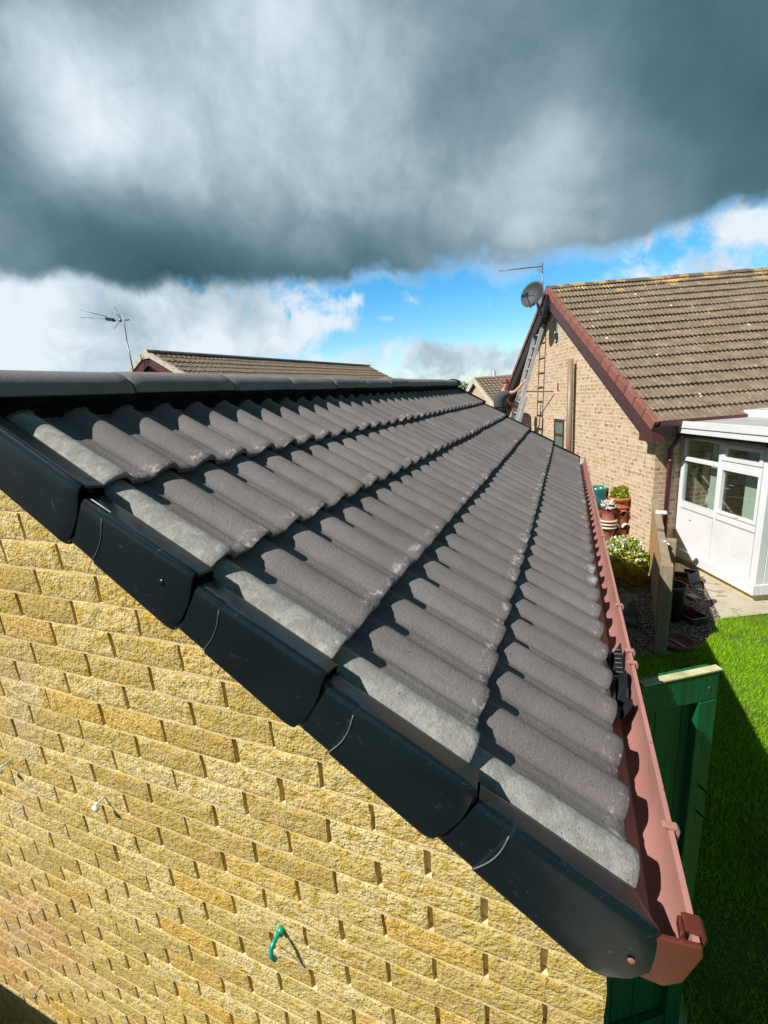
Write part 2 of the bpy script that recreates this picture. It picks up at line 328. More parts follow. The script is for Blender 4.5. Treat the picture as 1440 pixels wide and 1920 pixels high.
# ------------------------------------------------------------------ object helpers
def tag(o, label=None, cat=None, group=None, kind=None):
    if label: o['label'] = label
    if cat: o['category'] = cat
    if group: o['group'] = group
    if kind: o['kind'] = kind
    return o
def empty(name, loc, label, cat, group=None):
    o = bpy.data.objects.new(name, None); o.empty_display_size = .1; COL.objects.link(o); o.location = loc
    return tag(o, label, cat, group)
def link(name, me, mat, parent=None, smooth=False, wloc=True):
    o = bpy.data.objects.new(name, me); COL.objects.link(o)
    if mat is not None and not me.materials: me.materials.append(mat)
    if smooth: me.polygons.foreach_set('use_smooth', [True]*len(me.polygons))
    if parent is not None:
        o.parent = parent
        if wloc:
            bpy.context.view_layer.update()
            o.matrix_parent_inverse = parent.matrix_world.inverted()
    return o
def pymesh(name, V_, F_, mat, parent=None, smooth=False):
    me = bpy.data.meshes.new(name); me.from_pydata([tuple(v) for v in V_], [], F_); me.update()
    return link(name, me, mat, parent, smooth)
class MB:
    def __init__(s): s.v = []; s.f = []
    def add(s, V_, F_):
        o = len(s.v); s.v += [tuple(p) for p in V_]; s.f += [tuple(i+o for i in f) for f in F_]; return s
    def box(s, o, ax, ay, az):
        """box from corner o along three edge vectors"""
        o, ax, ay, az = map(Vector, (o, ax, ay, az))
        if ax.cross(ay).dot(az) < 0: ax, ay = ay, ax
        p = [o, o+ax, o+ax+ay, o+ay, o+az, o+ax+az, o+ax+ay+az, o+ay+az]
        return s.add(p, [(3, 2, 1, 0), (4, 5, 6, 7), (0, 1, 5, 4), (1, 2, 6, 5), (2, 3, 7, 6), (3, 0, 4, 7)])
    def bb(s, a, b):
        return s.box(a, (b[0]-a[0], 0, 0), (0, b[1]-a[1], 0), (0, 0, b[2]-a[2]))
    def tube(s, pts, r, n=8, r2=None):
        pts = [Vector(p) for p in pts]; rings = []; N = len(pts)
        for i, p in enumerate(pts):
            d = (pts[min(i+1, N-1)]-pts[max(i-1, 0)]).normalized()
            a = d.orthogonal().normalized() if i == 0 else (pa-d*pa.dot(d)).normalized()
            pa = a; b = d.cross(a); rr = r if r2 is None else r+(r2-r)*i/(N-1)
            rings.append([p+(a*cos(2*PI*k/n)+b*sin(2*PI*k/n))*rr for k in range(n)])
        V_ = [v for R_ in rings for v in R_]
        F_ = [(i*n+k, i*n+(k+1) % n, (i+1)*n+(k+1) % n, (i+1)*n+k) for i in range(N-1) for k in range(n)]
        F_ += [tuple(range(n))[::-1], tuple(range((N-1)*n, N*n))]
        return s.add(V_, F_)
    def lathe(s, c, prof, n=24, axis=None):
        c = Vector(c); V_ = []
        for r, z in prof:
            for k in range(n):
                a = 2*PI*k/n; V_.append(c+Vector((r*cos(a), r*sin(a), z)))
        N = len(prof)
        F_ = [(i*n+k, i*n+(k+1) % n, (i+1)*n+(k+1) % n, (i+1)*n+k) for i in range(N-1) for k in range(n)]
        return s.add(V_, F_)
    def build(s, name, mat, parent=None, smooth=False):
        return pymesh(name, s.v, s.f, mat, parent, smooth)
def bevel(o, w_=.004, seg=2):
    m = o.modifiers.new('bevel', 'BEVEL'); m.width = w_; m.segments = seg; m.limit_method = 'ANGLE'; m.angle_limit = rad(35); return o
def grid(nu, nv, fn):
    V_ = [fn(i, j) for i in range(nu) for j in range(nv)]
    F_ = [(i*nv+j, (i+1)*nv+j, (i+1)*nv+j+1, i*nv+j+1) for i in range(nu-1) for j in range(nv-1)]
    return V_, F_
def sweep(mb, prof, p0, p1, side, up, cap=True):
    """closed profile [(a,b)] along p0->p1 with side and up vectors"""
    p0, p1, side, up = map(Vector, (p0, p1, side, up)); n = len(prof)
    V_ = [p0+side*a+up*b for a, b in prof]+[p1+side*a+up*b for a, b in prof]
    F_ = [(k, (k+1) % n, n+(k+1) % n, n+k) for k in range(n)]
    if cap: F_ += [tuple(range(n))[::-1], tuple(range(n, 2*n))]
    return mb.add(V_, F_)
def fattr(o, name, vals):
    a = o.data.attributes.new(name, 'FLOAT', 'POINT'); a.data.foreach_set('value', np.asarray(vals, dtype=np.float32))
def vnoise(x, z, seed, scale):
    """cheap tiled value noise on numpy arrays"""
    r = np.random.default_rng(seed).random((64, 64)); x = x*scale; z = z*scale
    xi = np.floor(x).astype(int); zi = np.floor(z).astype(int); fx = x-xi; fz = z-zi
    fx = fx*fx*(3-2*fx); fz = fz*fz*(3-2*fz); g = lambda a, b: r[a % 64, b % 64]
    return (g(xi, zi)*(1-fx)+g(xi+1, zi)*fx)*(1-fz)+(g(xi, zi+1)*(1-fx)+g(xi+1, zi+1)*fx)*fz

GZ = -2.45                                  # ground level
# ------------------------------------------------------------------ ground
g_ = MB(); g_.add([(-400, -200, GZ-.03), (400, -200, GZ-.03), (400, 900, GZ-.03), (-400, 900, GZ-.03)], [(0, 1, 2, 3)])
tag(g_.build('ground', M['soil']), kind='structure')
lawn_poly = [(1.95, -3), (9, -3), (12, 8.5), (3.9, 5.78), (3.45, 5.62), (3.13, 5.42), (3.05, 5.15), (2.86, 4.78), (2.62, 4.56), (2.3, 4.42), (1.95, 4.35)]
me = MB(); me.add([(x, y, GZ) for x, y in lawn_poly], [tuple(range(len(lawn_poly)))])
tag(me.build('lawn', M['lawn']), kind='structure')
me = MB(); me.add([(1.46, 4.36, GZ-.012), (2.3, 4.4, GZ-.012), (3.2, 4.7, GZ-.012), (3.4, 5.7, GZ-.012), (3.1, 8.2, GZ-.012), (2.4, 9.5, GZ-.012), (1.46, 9.5, GZ-.012)], [(0, 1, 2, 3, 4, 5, 6)])
tag(me.build('gravel_ground', M['gravel_bed']), kind='structure')
me = MB(); me.add([(1.46, -3, GZ-.006), (1.96, -3, GZ-.006), (1.96, 4.36, GZ-.006), (1.46, 4.36, GZ-.006)], [(0, 1, 2, 3)])
tag(me.build('path', M['patio']), kind='structure')

# ------------------------------------------------------------------ garage
XR, PITCH, GA, GL = .02, .5798, .3244, 5.12
O_ = Vector((.4168, 0, .3717)); US = Vector((cos(PITCH), 0, -sin(PITCH))); NN = Vector((sin(PITCH), 0, cos(PITCH))); YY = Vector((0, 1, 0))
def rf(s, y, n): return O_+US*s+YY*y+NN*n
def mirror(p): return Vector((2*XR-p[0], p[1], p[2]))
garage = empty('garage', (0, 2.5, GZ), 'yellow brick garage in the foreground with new dark grey tiled roof and black verge', 'garage')
PER, Y0 = .146, .08
def prof(y):
    t = (y-Y0+PER/2) % PER-PER/2
    a, e_ = (.054, .85) if t < 0 else (.027, .5)
    h = .026*(max(0, 1-(t/a)**2))**e_ if abs(t) < a else 0
    u = abs(t)-.045
    return h-(.0025*sin(min(1, u/.03)*PI) if u > 0 else 0)
SN = [-.010+GA*k for k in range(4)]+[1.304]
ys = sorted(set([round(.022+i*PER/18, 5) for i in range(int((GL-.05)/PER*18)+1)]))
def course(k, flip=False):
    s1 = SN[k]; s0 = s1-GA-.07; ss = [s0, s0+.13, s0+.22, s1-.05, s1-.022, s1-.004, s1]
    V_ = []; F_ = []; wr = []; pl_ = []; tn_ = []; ny = len(ys)
    tl = {}
    for i, s in enumerate(ss):
        for y in ys:
            ti = int((y-Y0+.073+(k % 2)*PER)/(2*PER)); r = tl.setdefault(ti, (random.uniform(-.0022, .0022), random.uniform(-.003, .003), random.random()))
            n = -.024-.030*(s1-s)/GA+prof(y)+r[0]
            if i == len(ss)-1: n -= .003
            p = rf(s+(r[1] if i >= 4 else 0), y, n)
            V_.append(mirror(p) if flip else p); wr.append(1 if i >= 5 else .9 if i == 4 else 0); pl_.append(1 if y < .118 else 0); tn_.append(r[2])
    nb = len(ss)
    for dn, ds in ((-.013, -.003), (-.015, -.06)):            # front edge and underside of the nose
        for y in ys:
            n = -.025+prof(y)*.92; p = rf(s1+ds, y, n+dn); V_.append(mirror(p) if flip else p); wr.append(0); pl_.append(0); tn_.append(.5)
    for i in range(nb+1):
        for j in range(ny-1):
            f = (i*ny+j, (i+1)*ny+j, (i+1)*ny+j+1, i*ny+j+1); F_.append(f[::-1] if flip else f)
    o = pymesh('tile_course', V_, F_, M['tile'], garage, True); fattr(o, 'wear', wr); fattr(o, 'pale', pl_); fattr(o, 'tone', tn_)
    a = o.data.attributes.new('sharp_edge', 'BOOLEAN', 'EDGE')
    em = {tuple(sorted(e.vertices)): e.index for e in o.data.edges}
    for r_ in (nb-1, nb):
        for j in range(ny-1):
            a.data[em[tuple(sorted((r_*ny+j, r_*ny+j+1)))]].value = True
    return o
for k in range(5): course(k)
for k in range(5): course(k, True)
# deck under the tiles
def deck(fl):
    p = [rf(-.5, .0, -.075), rf(1.26, .0, -.075), rf(1.26, GL-.03, -.075), rf(-.5, GL-.03, -.075)]
    return [mirror(a) if fl else a for a in p]
d_ = MB(); d_.add(deck(False), [(0, 1, 2, 3)]); d_.add(deck(True), [(3, 2, 1, 0)]); d_.build('roof_deck', M['soffit'], garage)
# verge caps, near end
def cap(k, end=0, flip=False):
    s1 = GA*k+(.006 if k < 4 else .02); s0 = max(GA*(k-1)-.004, -.56) if k > 0 else -.52
    yo = -.045
    P_ = [(.016, -.034), (.016, -.012), (.008, -.006), (-.028, .001), (-.034, .0045), (-.041, .004), (-.045, -.003), (-.047, -.012), (-.047, -.045), (-.047, -.08), (-.047, -.115), (-.047, -.15), (-.044, -.1585), (-.036, -.161), (-.010, -.158)]
    S_ = [s0, s0+.024, s0+.025, s0+.092, s0+.095, s0+.2, s1-.05, s1-.02, s1-.006, s1]
    def fn(i, j):
        s = S_[i]; t = (s-s0)/(s1-s0); y, n = P_[j]
        yy = y; nn = n+(-.019+.024*t)
        if n < -.1: nn = n+.001+(.016*(1-t))
        if i <= 1 and 1 < j < 11: yy += .017; nn += -.010
        elif i <= 3 and j >= 4: yy += .0045; nn -= .001 if j < 11 else 0
        if i in (2, 3) and 4 <= j < 7: nn -= .004
        if i >= 8 and j >= 2: yy += .0015*(i-7); nn += -.002*(i-7) if n > -.05 else .002*(i-7)
        if i >= 5:
            d = min(1, max(0, (-.003-n)/.155)); s += ((.012*sin(PI*d)) if k < 4 else (.036*sin(PI*d**1.15)))*(i-4)/5
            if k == 4:
                w_ = (i-4)/5
                s += w_*(-.034*max(0, (y+.045)/.06) if n > -.05 else 0)
        p = rf(s, 0, nn)+YY*(yy if not end else GL-yy-.02)
        return mirror(p) if flip else p
    V_, F_ = grid(len(S_), len(P_), fn)
    nv = len(P_); F_ = list(F_)
    # inner return at the nose: a dark lip stepping back in
    base = (len(S_)-1)*nv; o2 = len(V_)
    for j in range(nv):
        y, n = P_[j]; q = Vector(V_[base+j]); 
        c_ = -US if not flip else Vector((US.x, 0, -US.z))
        inward = YY*(.006 if not end else -.006) if j >= 5 else Vector((0, 0, -.006))
        V_.append(q+c_*.001+inward)
    for j in range(nv): V_.append(Vector(V_[o2+j])+(-US if not flip else Vector((US.x, 0, -US.z)))*.05)
    for j in range(nv-1): F_ += [(base+j, o2+j, o2+j+1, base+j+1), (o2+j, o2+nv+j, o2+nv+j+1, o2+j+1)]
    o = pymesh('verge_cap', V_, F_, M['black'], garage, True)
    e = o.modifiers.new('es', 'EDGE_SPLIT'); e.split_angle = rad(38)
    if not end and not flip and k > 0:
        m_ = MB(); yq = -.0480
        m_.tube([rf(s0+.0935-.002+.010*sin(PI*t), yq, -.022-.118*t) for t in np.linspace(0, 1, 9)], .0009 if k < 3 else .0014, 6)
        m_.build('mould_line', M['scuff'], o, True)
        
        if k != 1: return o
        c = rf(s1-.06, -.0475, -.06); m_ = MB(); m_.tube([c, c-YY*.0005], .007, 16); m_.build('clip_stud', M['black'], o, True)
    return o
for k in range(0, 5):
    c4 = cap(k)
    cap(k, 1); cap(k, 0, True)
m_ = MB(); c = px(1184, 1802, 1, -.049); m_.lathe((0, 0, 0), [(0, .004), (.005, .0035), (.008, .001), (.0085, 0)], 14)
m_.v = [(c.x+a, c.y-z, c.z+b) for a, b, z in m_.v]; m_.v = [tuple(c+(Vector(v)-c)*.75) for v in m_.v]; m_.build('screw_cap', M['verge_red'], c4, True)
# ridge tiles
RZ = lambda y: .648+.004*y
rj = [-.07, .405, .875, 1.325, 1.775, 2.24, 2.69, 3.14, 3.59, 4.04, 4.49, 5.06]
for i in range(len(rj)-1):
    a, b = rj[i]+.004, rj[i+1]-.004; dz = random.uniform(-.003, .003); tw = random.uniform(-.004, .004)
    ang = [rad(x) for x in (-84, -70, -55, -40, -25, -12, 0, 12, 25, 40, 55, 70, 84)]
    YS = [a, a+.004, a+.05, (a+b)/2, b-.05, b-.004, b]
    def fn(i_, j, r_=1.0, th=0):
        y = YS[i_]; A = ang[j]; e = .003 if i_ in (0, 6) else 0
        x = sin(A)*(.096-th-e); z = (cos(A)**.75)*(.086-th-e)-.086
        return Vector((XR+x+tw*(y-a)/(b-a), y, RZ(y)+z+dz+random.uniform(-.0004, .0004)))
    V_, F_ = grid(7, 13, fn); V2, F2 = grid(7, 13, lambda i_, j: fn(i_, j, 1, .014))
    n_ = len(V_); F_ += [tuple(x+n_ for x in f[::-1]) for f in F2]; V_ += V2
    F_ += [(i_*13, n_+i_*13, n_+(i_+1)*13, (i_+1)*13) for i_ in range(6)]+[((i_+1)*13+12, n_+(i_+1)*13+12, n_+i_*13+12, i_*13+12) for i_ in range(6)]
    F_ += [(j+1, n_+j+1, n_+j, j) for j in range(12)]+[(78+j, n_+78+j, n_+78+j+1, 78+j+1) for j in range(12)]
    o = pymesh('ridge_tile', V_, F_, M['ridge'], garage, True); fattr(o, 'wear', [(.5 if min(v[1]-a, b-v[1]) < .01 else .12) for v in V_])
    e = o.modifiers.new('es', 'EDGE_SPLIT'); e.split_angle = rad(40)
    if i:                                                    # dry ridge union strip in the joint
        V_, F_ = grid(3, 13, lambda i_, j: Vector((XR+sin(ang[j])*.090, a-.016+.012*i_, RZ(a)+(cos(ang[j])**.75)*.080-.086)))
        pymesh('ridge_union', V_, F_, M['black_shiny'], garage, True)
# block end at the far ridge
V_, F_ = grid(3, 13, lambda i_, j: Vector((XR+sin(ang[j])*.112, 5.05+.035*i_, RZ(5)+(cos(ang[j])**.8)*.10-.09)))
n_ = len(V_); V_.append(Vector((XR, 5.12, RZ(5)-.1))); F_ += [(26+j, 26+j+1, n_) for j in range(12)]
pymesh('ridge_end_cap', V_, F_, M['black'], garage, True)
# ribbed dry-ridge roll dressed over the tile rolls
def rollstrip(fl):
    yy = [.0+i*PER/12 for i in range(int(5.05/PER*12))]
    def fn(i, j):
        s = [-.45, -.40, -.375, -.350, -.347][i]; y = yy[j]
        n = -.025-.030*(SN[0]-s)/GA+prof(y)+[.035, .016, .009, .006, .001][i]+(.0016 if j % 2 else 0)
        p = rf(s, y, n); return mirror(p) if fl else p
    V_, F_ = grid(5, len(yy), fn)
    if fl: F_ = [f[::-1] for f in F_]
    pymesh('ridge_vent_strip', V_, F_, M['black_shiny'], garage)
rollstrip(False); rollstrip(True)
m_ = MB(); m_.add([rf(-.47, 0, .01), rf(-.395, 0, -.015), rf(-.395, 5.05, -.015), rf(-.47, 5.05, .01)], [(0, 1, 2, 3)]); m_.build('ridge_roll', M['soffit'], garage)
# gable wall in split-face brick
XL_, XW = -1.41, 1.455
def ztop(x): return (rf(0, 0, -.10).z-(abs(x-XR)+XR-rf(0, 0, -.10).x)*tan(PITCH))
def wall_bricks():
    BV = []; BF = []; T = []; PK = []; MBd = MB()
    nx, nz = 19, 9; uu = np.linspace(0, 1, nx); vv = np.linspace(0, 1, nz)
    for r in range(-33, 10):
        z0, z1 = r*.075+.0022, (r+1)*.075-.0030
        off = 0 if r % 2 == 0 else .1125
        for i in range(-8, 8):
            x0, x1 = i*.225+off+.0058+random.uniform(-.0025, .0025), (i+1)*.225+off-.0058+random.uniform(-.0025, .0025)
            x0, x1 = max(x0, XL_), min(x1, XW)
            if x1-x0 < .03: continue
            if min(ztop(x0), ztop(x1)) < z0-.05: continue
            X, Z = np.meshgrid(x0+(x1-x0)*uu, z0+(z1-z0)*vv, indexing='ij')
            sd_ = (i*31+r*17) % 9973
            n = .45*vnoise(X+5, Z+5, 1, 28)+.35*vnoise(X+7, Z+3, 2, 70)+.3*vnoise(X+1, Z+9, 3, 150)
            ed = np.minimum(np.minimum(X-x0, x1-X)/.012, np.minimum(Z-z0, z1-Z)/.010); ed = np.clip(ed, 0, 1)**.55
            tlt = random.uniform(-.0015, .0015)
            Yv = -(.0012+.0016*ed+.0085*(n-.5)*ed)+tlt*.6
            Xj = X+(vnoise(X+2, Z+2, 5, 45)-.5)*.004; Zj = Z+(vnoise(X+3, Z+6, 6, 35)-.5)*.003
            tp = np.array([[ztop(a) for a in row] for row in X]); Zj = np.minimum(Zj, tp)
            b0 = len(BV); BV += list(zip(Xj.ravel(), Yv.ravel(), Zj.ravel()))
            tint = random.random()**1.0; pk = math.exp(-((x0+.65)**2/.06+(z0+1.45)**2/.05)) + math.exp(-((x0+1.1)**2/.05+(z0+1.8)**2/.03))
            for a in range(nx-1):
                for c in range(nz-1): BF.append((b0+a*nz+c, b0+(a+1)*nz+c, b0+(a+1)*nz+c+1, b0+a*nz+c+1))
            T += [tint]*(nx*nz); PK += [min(1, pk)]*(nx*nz)
            # skirts back into the wall
            per = [a*nz for a in range(nx)]+[(nx-1)*nz+c for c in range(1, nz)]+[a*nz+nz-1 for a in range(nx-2, -1, -1)]+[c for c in range(nz-2, 0, -1)]
            s0 = len(BV)
            for p_ in per:
                q = BV[b0+p_]; BV.append((q[0], .016, q[2])); T.append(tint); PK.append(0)
            for a in range(len(per)):
                b_ = (a+1) % len(per); BF.append((b0+per[a], s0+a, s0+b_, b0+per[b_]))
        # bed joint, struck nearly flush
        xs = np.linspace(XL_+.004, XW-.004, 90); rows = []
        for x in xs:
            w1 = (vnoise(np.array([x]), np.array([r*.3]), 11, 20)[0]-.5)*.0016
            zt = ztop(x); rows.append((x, w1, min(z0+.001, zt), min(z0-.0065, zt)))
        o = len(MBd.v)
        for x, w1, za, zb in rows: MBd.v += [(x, .012, za), (x, -.0012+w1, za), (x, -.0002+w1, zb), (x, .012, zb)]
        for a in range(len(rows)-1):
            for c in range(3): MBd.f.append((o+a*4+c, o+a*4+c+1, o+(a+1)*4+c+1, o+(a+1)*4+c))
    o = pymesh('gable_wall', BV, BF, M['brick'], garage, True); fattr(o, 'tint', T); fattr(o, 'pink', PK)
    e = o.modifiers.new('es', 'EDGE_SPLIT'); e.split_angle = rad(50)
    MBd.build('mortar_joint', M['mortar'], o)
    return o
gw = wall_bricks()
core = MB()
core.add([(XL_+.01, .0135, GZ), (XW-.005, .0135, GZ), (XW-.005, .0135, ztop(XW)-.003), (XR, .0135, ztop(XR)-.003), (XL_+.01, .0135, ztop(XL_)-.003)], [(0, 1, 2, 3, 4)])
core.build('mortar_bed', M['mortar'], gw)
def uvwall(name, quads, mat, parent):
    """quads: (origin, edge_u, edge_v) with metric UVs; polys allowed as lists of (u,v)"""
    V_, F_, UV = [], [], []
    for o, eu, ev, poly in quads:
        o, eu, ev = Vector(o), Vector(eu).normalized(), Vector(ev).normalized(); b = len(V_)
        V_ += [o+eu*a+ev*c for a, c in poly]; F_.append(tuple(range(b, b+len(poly)))); UV += poly
    ob = pymesh(name, V_, F_, mat, parent); uv = ob.data.uv_layers.new(name='UVMap')
    i = 0
    for p in ob.data.polygons:
        for li, vi in zip(p.loop_indices, p.vertices): uv.data[li].uv = UV[vi]
    return ob
zt = ztop(XW)
uvwall('side_wall', [((XW, .014, GZ), (0, 1, 0), (0, 0, 1), [(0, 0), (5.05, 0), (5.05, zt-GZ), (0, zt-GZ)]),
                     ((XL_, .014, GZ), (0, 1, 0), (0, 0, 1), [(0, 0), (5.05, 0), (5.05, zt-GZ), (0, zt-GZ)]),
                     ((XL_, 5.06, GZ), (1, 0, 0), (0, 0, 1), [(0, 0), (XW-XL_, 0), (XW-XL_, zt-GZ), (XR-XL_, ztop(XR)-GZ), (0, zt-GZ)])], M['dark_far_brick'], garage)
fb = MB(); fb.bb((XW, .0, -.50), (XW+.012, 5.08, -.405)); fb.build('fascia_board', M['maroon_dark'], garage)
# gutter
GP = [(1.476, -0.402), (1.479, -0.418), (1.492, -0.435), (1.525, -0.44), (1.547, -0.422), (1.561, -0.362), (1.564, -0.345), (1.573, -0.343), (1.576, -0.355), (1.572, -0.359), (1.567, -0.356), (1.553, -0.426), (1.528, -0.4465), (1.49, -0.4415), (1.473, -0.421), (1.472, -0.402)]
gut = MB(); sweep(gut, GP[:], (0, -.036, 0), (0, 5.14, 0), (1, 0, 0), (0, 0, 1), False)
gu = gut.build('gutter', M['gutter'], garage, False)
for p_ in gu.data.polygons: p_.use_smooth = True
e = gu.modifiers.new('es', 'EDGE_SPLIT'); e.split_angle = rad(40)
ec = MB(); out = [(1.462, -0.36), (1.466, -0.422), (1.49, -0.447), (1.53, -0.451), (1.555, -0.428), (1.577, -0.362), (1.575, -0.344), (1.559, -0.346), (1.47, -0.356)]
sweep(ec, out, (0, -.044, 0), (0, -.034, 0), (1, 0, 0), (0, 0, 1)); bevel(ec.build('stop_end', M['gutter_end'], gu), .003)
def clip(y, wdt, big=False):
    c = MB(); t_ = .0035
    sweep(c, [(a-.013, b_-.010) for a, b_ in ((1.566, -.330), (1.570, -.326), (1.592, -.325), (1.597, -.332), (1.594, -.356), (1.589, -.356), (1.590, -.3335), (1.572, -.3325))], (0, y, 0), (0, y+wdt, 0), (1, 0, 0), (0, 0, 1))
    if big: c.bb((1.547, y-.006, -.355), (1.553, y+wdt*.7, -.335))
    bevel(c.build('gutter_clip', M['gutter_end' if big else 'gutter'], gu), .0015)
clip(-.028, .028, True)
for yc in (.155, .72, .79, 1.12, 2.0, 3.0, 4.0): clip(yc, .014)
# metal edge of the underlay tray lying in the gutter end
tr = MB(); tr.add([rf(1.30, -.03, -.06), rf(1.36, -.03, -.10), rf(1.36, .05, -.10), rf(1.30, .05, -.06)], [(0, 1, 2, 3)]); tr.build('eave_tray_tip', M['steel'], gu)
# crumpled black eaves comb lying in the gutter
cm = MB(); ya, yb = .52, .83
V_, F_ = grid(22, 7, lambda i, j: Vector((1.490+.056*j/6, ya+(yb-ya)*i/21, -.362-.045*sin(PI*j/6)**1+.022*sin(i*.62+j*.25)+(.006 if i % 2 else 0)+.004*sin(i*2.1))))
cm.add(V_, F_)
comb = tag(cm.build('eaves_comb', M['black_shiny'], None), 'crumpled strip of ribbed black plastic lying in the pinkish brown gutter', 'plastic strip')
so_ = comb.modifiers.new('s', 'SOLIDIFY'); so_.thickness = .003
cb = MB()
for i in range(6): cb.tube([(1.522, .70+i*.019, -.362+.004*i), (1.540, .695+i*.019, -.357+.004*i)], .0010, 5)
cb.build('comb_rib', M['steel'], comb)

# ------------------------------------------------------------------ hooks and wire in the gable wall
def hook(x, y, mat, label, kind):
    b = px(x, y, 1, -.004); o = empty('wall_hook', b, label, 'hook', 'hooks in the near brick wall')
    m_ = MB()
    if kind == 'L':
        m_.tube([b+Vector((0, .01, 0)), b+Vector((0, -.020, -.002)), b+Vector((.001, -.024, -.006))], .0022, 8)
        m_.tube([b+Vector((-.004, -.023, -.004)), b+Vector((.010, -.0235, -.008))], .0042, 10)
    else:
        m_.tube([b+Vector((0, .01, 0)), b+Vector((-.001, -.016, .001)), b+Vector((-.002, -.024, -.003)), b+Vector((-.001, -.027, -.012)), b+Vector((.003, -.024, -.021))], .0035, 8)
        m_.tube([b+Vector((0, .004, 0)), b+Vector((0, -.006, 0))], .0058, 10)
    m_.v = [tuple(b+(Vector(v)-b)*(1.35 if kind == 'L' else 1.75)) for v in m_.v]
    m_.build('hook_shank', mat, o, True); return o
hook(195, 1494, M['hook_white'], 'white hook standing out of the yellow brick wall, in the middle of the left side', 'L')
hook(17, 1427, M['hook_white'], 'white hook at the left edge of the photo on the yellow brick wall', 'L')
hook(528, 1743, M['hook_green'], 'green plastic hook in the yellow brick wall with a wire end hanging', 'C')
hook(78, 1848, M['steel'], 'dark thin hook low on the yellow brick wall near the bottom left corner', 'L')
b = px(528, 1743, 1, -.006)
m_ = MB(); m_.tube([b+Vector((.002, -.02, -.02)), b+Vector((.014, -.012, -.05)), b+Vector((.035, -.008, -.065)), b+Vector((.05, -.006, -.094))], .0008, 5)
tag(m_.build('wire_offcut', M['wire']), 'thin loose wire trailing below the green hook on the brick wall', 'wire')

# ------------------------------------------------------------------ green gate
gate = empty('garden_gate', (1.49, .83, GZ), 'green ledged timber gate standing open beside the garage, worn pale along its top', 'gate')
h0 = Vector((1.50, .84, 0)); h1 = Vector((1.868, 1.075, 0)); gd = (h1-h0).normalized(); gn = Vector((gd.y, -gd.x, 0)); gl = (h1-h0).length
zt_, zb = -.52, GZ+.04
pn = MB(); nb = 4
for i in range(nb):
    a = gl*i/nb; pn.box(h0+gd*(a+.002)+Vector((0, 0, zb)), gd*(gl/nb-.004), -gn*.018, (0, 0, zt_-zb-.004))
pn.build('board_panel', M['green'], gate)
fr = MB()
fr.box(h0+gn*.032+Vector((0, 0, zt_-.115)), gd*(gl-.0), -gn*.031, (0, 0, .115))
bevel(fr.build('top_rail', M['green'], gate), .003)
for nm, a, zz in (('latch_stile', gl-.075, zb), ('hinge_stile', 0, zb)):
    f2 = MB(); f2.box(h0+gn*.034+gd*a+Vector((0, 0, zz)), gd*.075, -gn*.033, (0, 0, zt_-.117-zz)); bevel(f2.build(nm, M['green'], gate), .003)
for zz in (-1.45, zb+.05):
    f2 = MB(); f2.box(h0+gn*.030+gd*.077+Vector((0, 0, zz)), gd*(gl-.154), -gn*.029, (0, 0, .11)); bevel(f2.build('rail', M['green'], gate), .003)
f2 = MB(); f2.box(h0+gn*.036+gd*(gl*.30)+Vector((0, 0, zt_+.001)), gd*(gl*.70+.008), -gn*.030, (0, 0, .005)); f2.build('worn_top_edge', M['wood_pale'], gate)
f2 = MB(); f2.box(h0+gn*.034+gd*-.02+Vector((0, 0, zt_+.001)), gd*(gl*.32), -gn*.03, (0, 0, .003)); f2.build('worn_top_edge', M['wood_pale'], gate)
for (a_, z_) in ((.08, -.06), (gl-.04, -.06), (gl-.04, -.30), (gl-.04, -.9), (.04, -.3)):
    sc_ = MB(); q = h0+gn*.0345+gd*a_+Vector((0, 0, zt_+z_)); sc_.tube([q, q+gn*.0015], .004, 8); sc_.build('screw', M['steel'], gate, True)
lt = MB(); q = h0+gd*(gl-.04)+gn*.037+Vector((0, 0, -1.0)); lt.tube([q, q+gn*.05, q+gn*.055+Vector((0, 0, -.05)), q+gn*.05+Vector((0, 0, -.11)), q+Vector((0, 0, -.12))], .004, 8); lt.build('latch_handle', M['navy'], gate, True)

# ------------------------------------------------------------------ far house, turned 22 degrees
A22 = rad(-22); HU = Vector((-sin(A22), -cos(A22), 0)); HV = Vector((cos(A22), -sin(A22), 0)); HW = Vector((2.655, 7.421, 0)); ZZ = Vector((0, 0, 1))
def H(a, b, z): return HW+HU*a+HV*b+ZZ*z
house = empty('brick_bungalow', H(-4.3, 4, GZ), 'buff brick bungalow gable behind the garage with brown tiled roof and red verge tiles', 'house')
RU, RZh, EU, EZ, LU = -4.28, 2.69, .22, -.13, -8.78
HP = math.atan2(RZh-EZ, EU-RU)
def zr(a): return RZh-abs(a-RU)*tan(HP)
HLEN = 9.0
uvwall('gable_wall', [(H(0, 0, GZ), -HU, ZZ, [(0, 0), (8.56, 0), (8.56, zr(-8.56)-.15-GZ), (4.28, zr(RU)-.15-GZ), (0, zr(0)-.15-GZ)])], M['far_brick'], house)
uvwall('front_wall', [(H(0, 0, GZ), HV, ZZ, [(0, 0), (HLEN, 0), (HLEN, zr(0)-.12-GZ), (0, zr(0)-.12-GZ)])], M['far_brick'], house)
uvwall('back_wall', [(H(-8.56, 0, GZ), HV, ZZ, [(0, 0), (HLEN, 0), (HLEN, zr(0)-.12-GZ), (0, zr(0)-.12-GZ)]), (H(0, HLEN, GZ), -HU, ZZ, [(0, 0), (8.56, 0), (8.56, zr(-8.56)-.15-GZ), (4.28, zr(RU)-.15-GZ), (0, zr(0)-.15-GZ)])], M['far_brick'], house)
